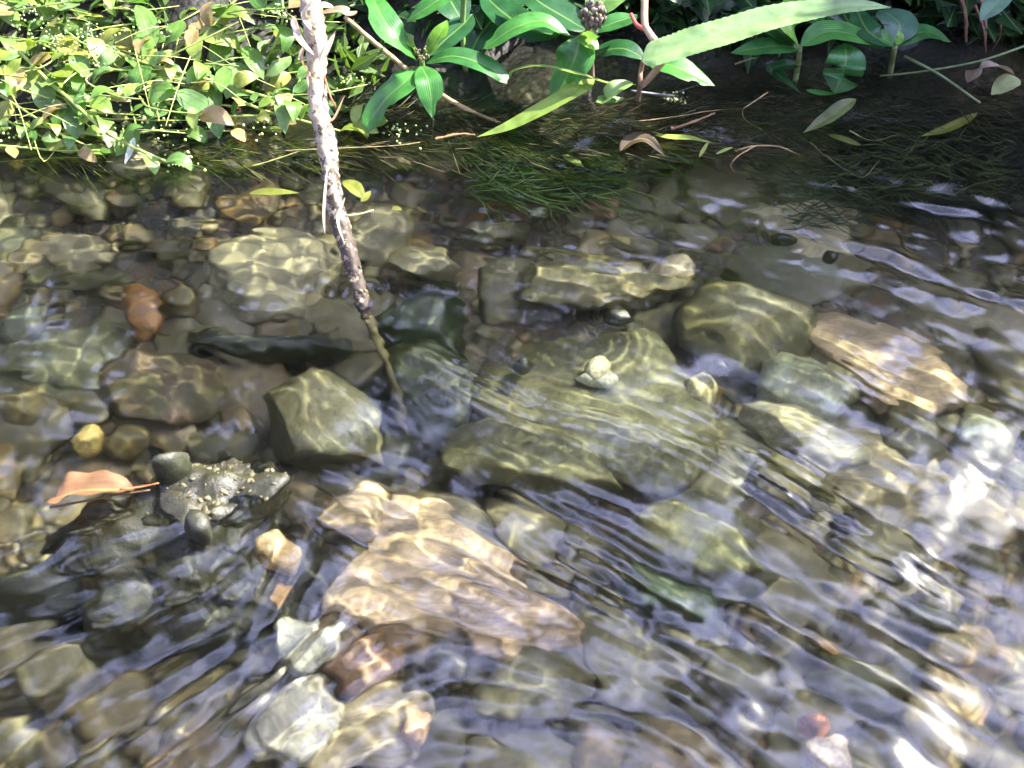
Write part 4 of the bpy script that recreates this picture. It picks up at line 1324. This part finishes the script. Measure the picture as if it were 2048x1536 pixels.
foliage('undergrowth', 'shaded dark green undergrowth on the bank behind the plants', [(x, 1.34 + .1 * math.sin(x * 7), .05, .16, .1, .07) for x in np.arange(-.9, 1.1, .18)], 5200, .05, (.035, .075, .02), seed=1)
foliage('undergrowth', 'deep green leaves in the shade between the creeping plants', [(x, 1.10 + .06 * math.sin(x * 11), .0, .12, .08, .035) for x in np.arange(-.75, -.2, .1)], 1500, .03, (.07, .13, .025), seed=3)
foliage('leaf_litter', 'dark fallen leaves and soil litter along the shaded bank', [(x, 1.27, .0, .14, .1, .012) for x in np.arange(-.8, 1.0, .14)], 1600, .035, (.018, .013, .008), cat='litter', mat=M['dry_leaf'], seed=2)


def branch_bush(name, label, base, centers, n, ls, col, seed):
    root = empty(name, base)
    tag(root, label, 'bush' if 'bush' in name else 'tree')
    f = foliage('foliage', None, centers, n, ls, col, cat=None, seed=seed)
    f.parent = root
    f.matrix_parent_inverse = Matrix.Translation(-Vector(base))
    for c in centers:
        tube('branch', [Vector(base), Vector(base).lerp(Vector(c[:3]), .5) + Vector((0, 0, .1 * c[5])), Vector(c[:3])], [.02 * c[5] + .01, .004], M['bark'], root, n=10, sides=6)
    return root


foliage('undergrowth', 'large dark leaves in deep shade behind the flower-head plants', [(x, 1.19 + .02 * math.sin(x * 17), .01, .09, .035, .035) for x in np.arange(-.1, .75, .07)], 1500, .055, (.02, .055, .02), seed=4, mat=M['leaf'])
branch_bush('overhanging_bush', 'dark bush overhanging the shaded far bank at the right', (1.05, 1.95, .1),
            [(.92, 1.20, .56, .16, .12, .08), (1.08, 1.12, .58, .14, .10, .08), (.82, 1.32, .48, .16, .12, .10), (.96, 1.40, .5, .2, .14, .12), (.78, 1.5, .45, .2, .14, .14), (.60, 1.56, .42, .2, .12, .14), (.40, 1.56, .38, .18, .12, .12), (1.2, 1.5, .6, .25, .25, .25), (1.0, 1.8, .5, .3, .25, .25), (.5, 1.9, .45, .25, .2, .2)], 20000, .07, (.04, .09, .02), 5)
branch_bush('bank_bush', 'dark bush on the far bank behind the creeping plants', (-.5, 2.2, .1),
            [(-.9, 1.9, .3, .35, .25, .2), (-.3, 2.0, .35, .35, .25, .25), (.1, 2.1, .4, .3, .25, .3), (-1.4, 2.0, .5, .4, .3, .4)], 9000, .08, (.04, .09, .02), 6)
branch_bush('far_tree', 'leafy tree standing well back on the far bank', (-1.6, 5.0, .3),
            [(-1.8, 4.6, 2.4, 1.0, .9, .8), (-.6, 4.9, 2.2, .9, .8, .8), (-3.0, 4.2, 2.2, 1.0, .9, .9), (-1.2, 5.0, 3.6, 1.2, 1.0, .9), (-2.6, 4.8, 3.6, 1.0, 1.0, .9), (-1.0, 5.0, 1.2, 1.2, .8, .7), (-2.6, 4.6, 1.2, 1.2, .8, .7)], 16000, .2, (.035, .08, .02), 7)
branch_bush('added_leaning_tree', 'unseen tree added at the left, its crown gaps breaking up the reflections', (-2.6, 3.2, .3),  # added out of view so ripples mirror dark foliage and bright gaps
            [(-1.4, 2.9, 3.4, .7, .6, .5), (-1.9, 2.0, 4.0, .8, .7, .5), (-1.4, 3.3, 4.8, .8, .6, .6), (-.2, 3.6, 5.6, .7, .6, .5), (-2.6, 2.8, 3.4, .8, .8, .7), (-2.4, 1.0, 4.6, .7, .7, .5)], 16000, .16, (.035, .08, .02), 9)
branch_bush('far_tree', 'darker tree right of the leafy one, its unseen crowns added to darken reflections', (1.6, 6.0, .3),  # crowns placed out of view to darken what the water mirrors
            [(1.2, 4.6, 5.7, .7, .6, .6), (2.0, 4.2, 5.5, .7, .6, .6), (1.7, 4.6, 5.1, .6, .6, .6), (3.0, 3.9, 3.0, .6, .6, .6), (2.35, 4.3, 4.3, .6, .6, .7), (2.6, 4.2, 3.2, .7, .6, .7), (0, 5.0, 4.4, .8, .6, .8), (.8, 5.0, 4.9, .7, .6, .7), (-.7, 5.0, 5.6, .7, .6, .7), (0, 5.4, 3.0, .9, .6, .9), (1.1, 4.8, 2.9, .8, .7, .8), (1.9, 4.6, 3.0, .8, .7, .9), (2.5, 4.2, 2.2, .8, .7, .8), (1.3, 5.0, 4.3, .7, .6, .6), (1.2, 5.4, 1.6, 1.1, .9, .9), (2.6, 5.6, 1.8, 1.1, .9, 1.0), (.4, 5.6, 2.6, .9, .8, .8), (3.8, 5.4, 2.2, 1.0, 1.0, 1.2), (.6, 5.6, 1.2, .9, .8, .8)], 54000, .2, (.03, .07, .018), 8)
branch_bush('sky_blocking_tree', 'unseen tree added behind the viewer, its crowns cutting the sky light', (-1.2, -2.2, .3),  # unseen crowns added to block ambient sky light
            [(-.5, -.6, 4.4, .7, .6, .4), (.6, -1.0, 4.2, .6, .6, .4), (-1.6, 0, 4.6, .7, .6, .4), (1.6, -.1, 5.2, .6, .5, .3), (1.0, -2.0, 3.4, 1.1, .9, .7), (-1.6, -1.8, 3.4, 1.1, .9, .7), (-3.0, -.6, 3.0, .9, 1.2, 1.0), (-2.8, 1.0, 2.6, .8, 1.0, .9), (2.6, -1.2, 2.6, 1.0, 1.0, 1.0), (0, -2.4, 2.2, 1.3, .8, 1.0), (-2.0, -2.4, 1.6, 1.2, .8, 1.0), (2.0, -2.6, 1.4, 1.3, .8, 1.0), (-3.2, .2, 1.3, .8, 1.2, .9), (0, -1.4, 4.4, .9, .8, .4)], 34000, .19, (.035, .08, .02), 10)
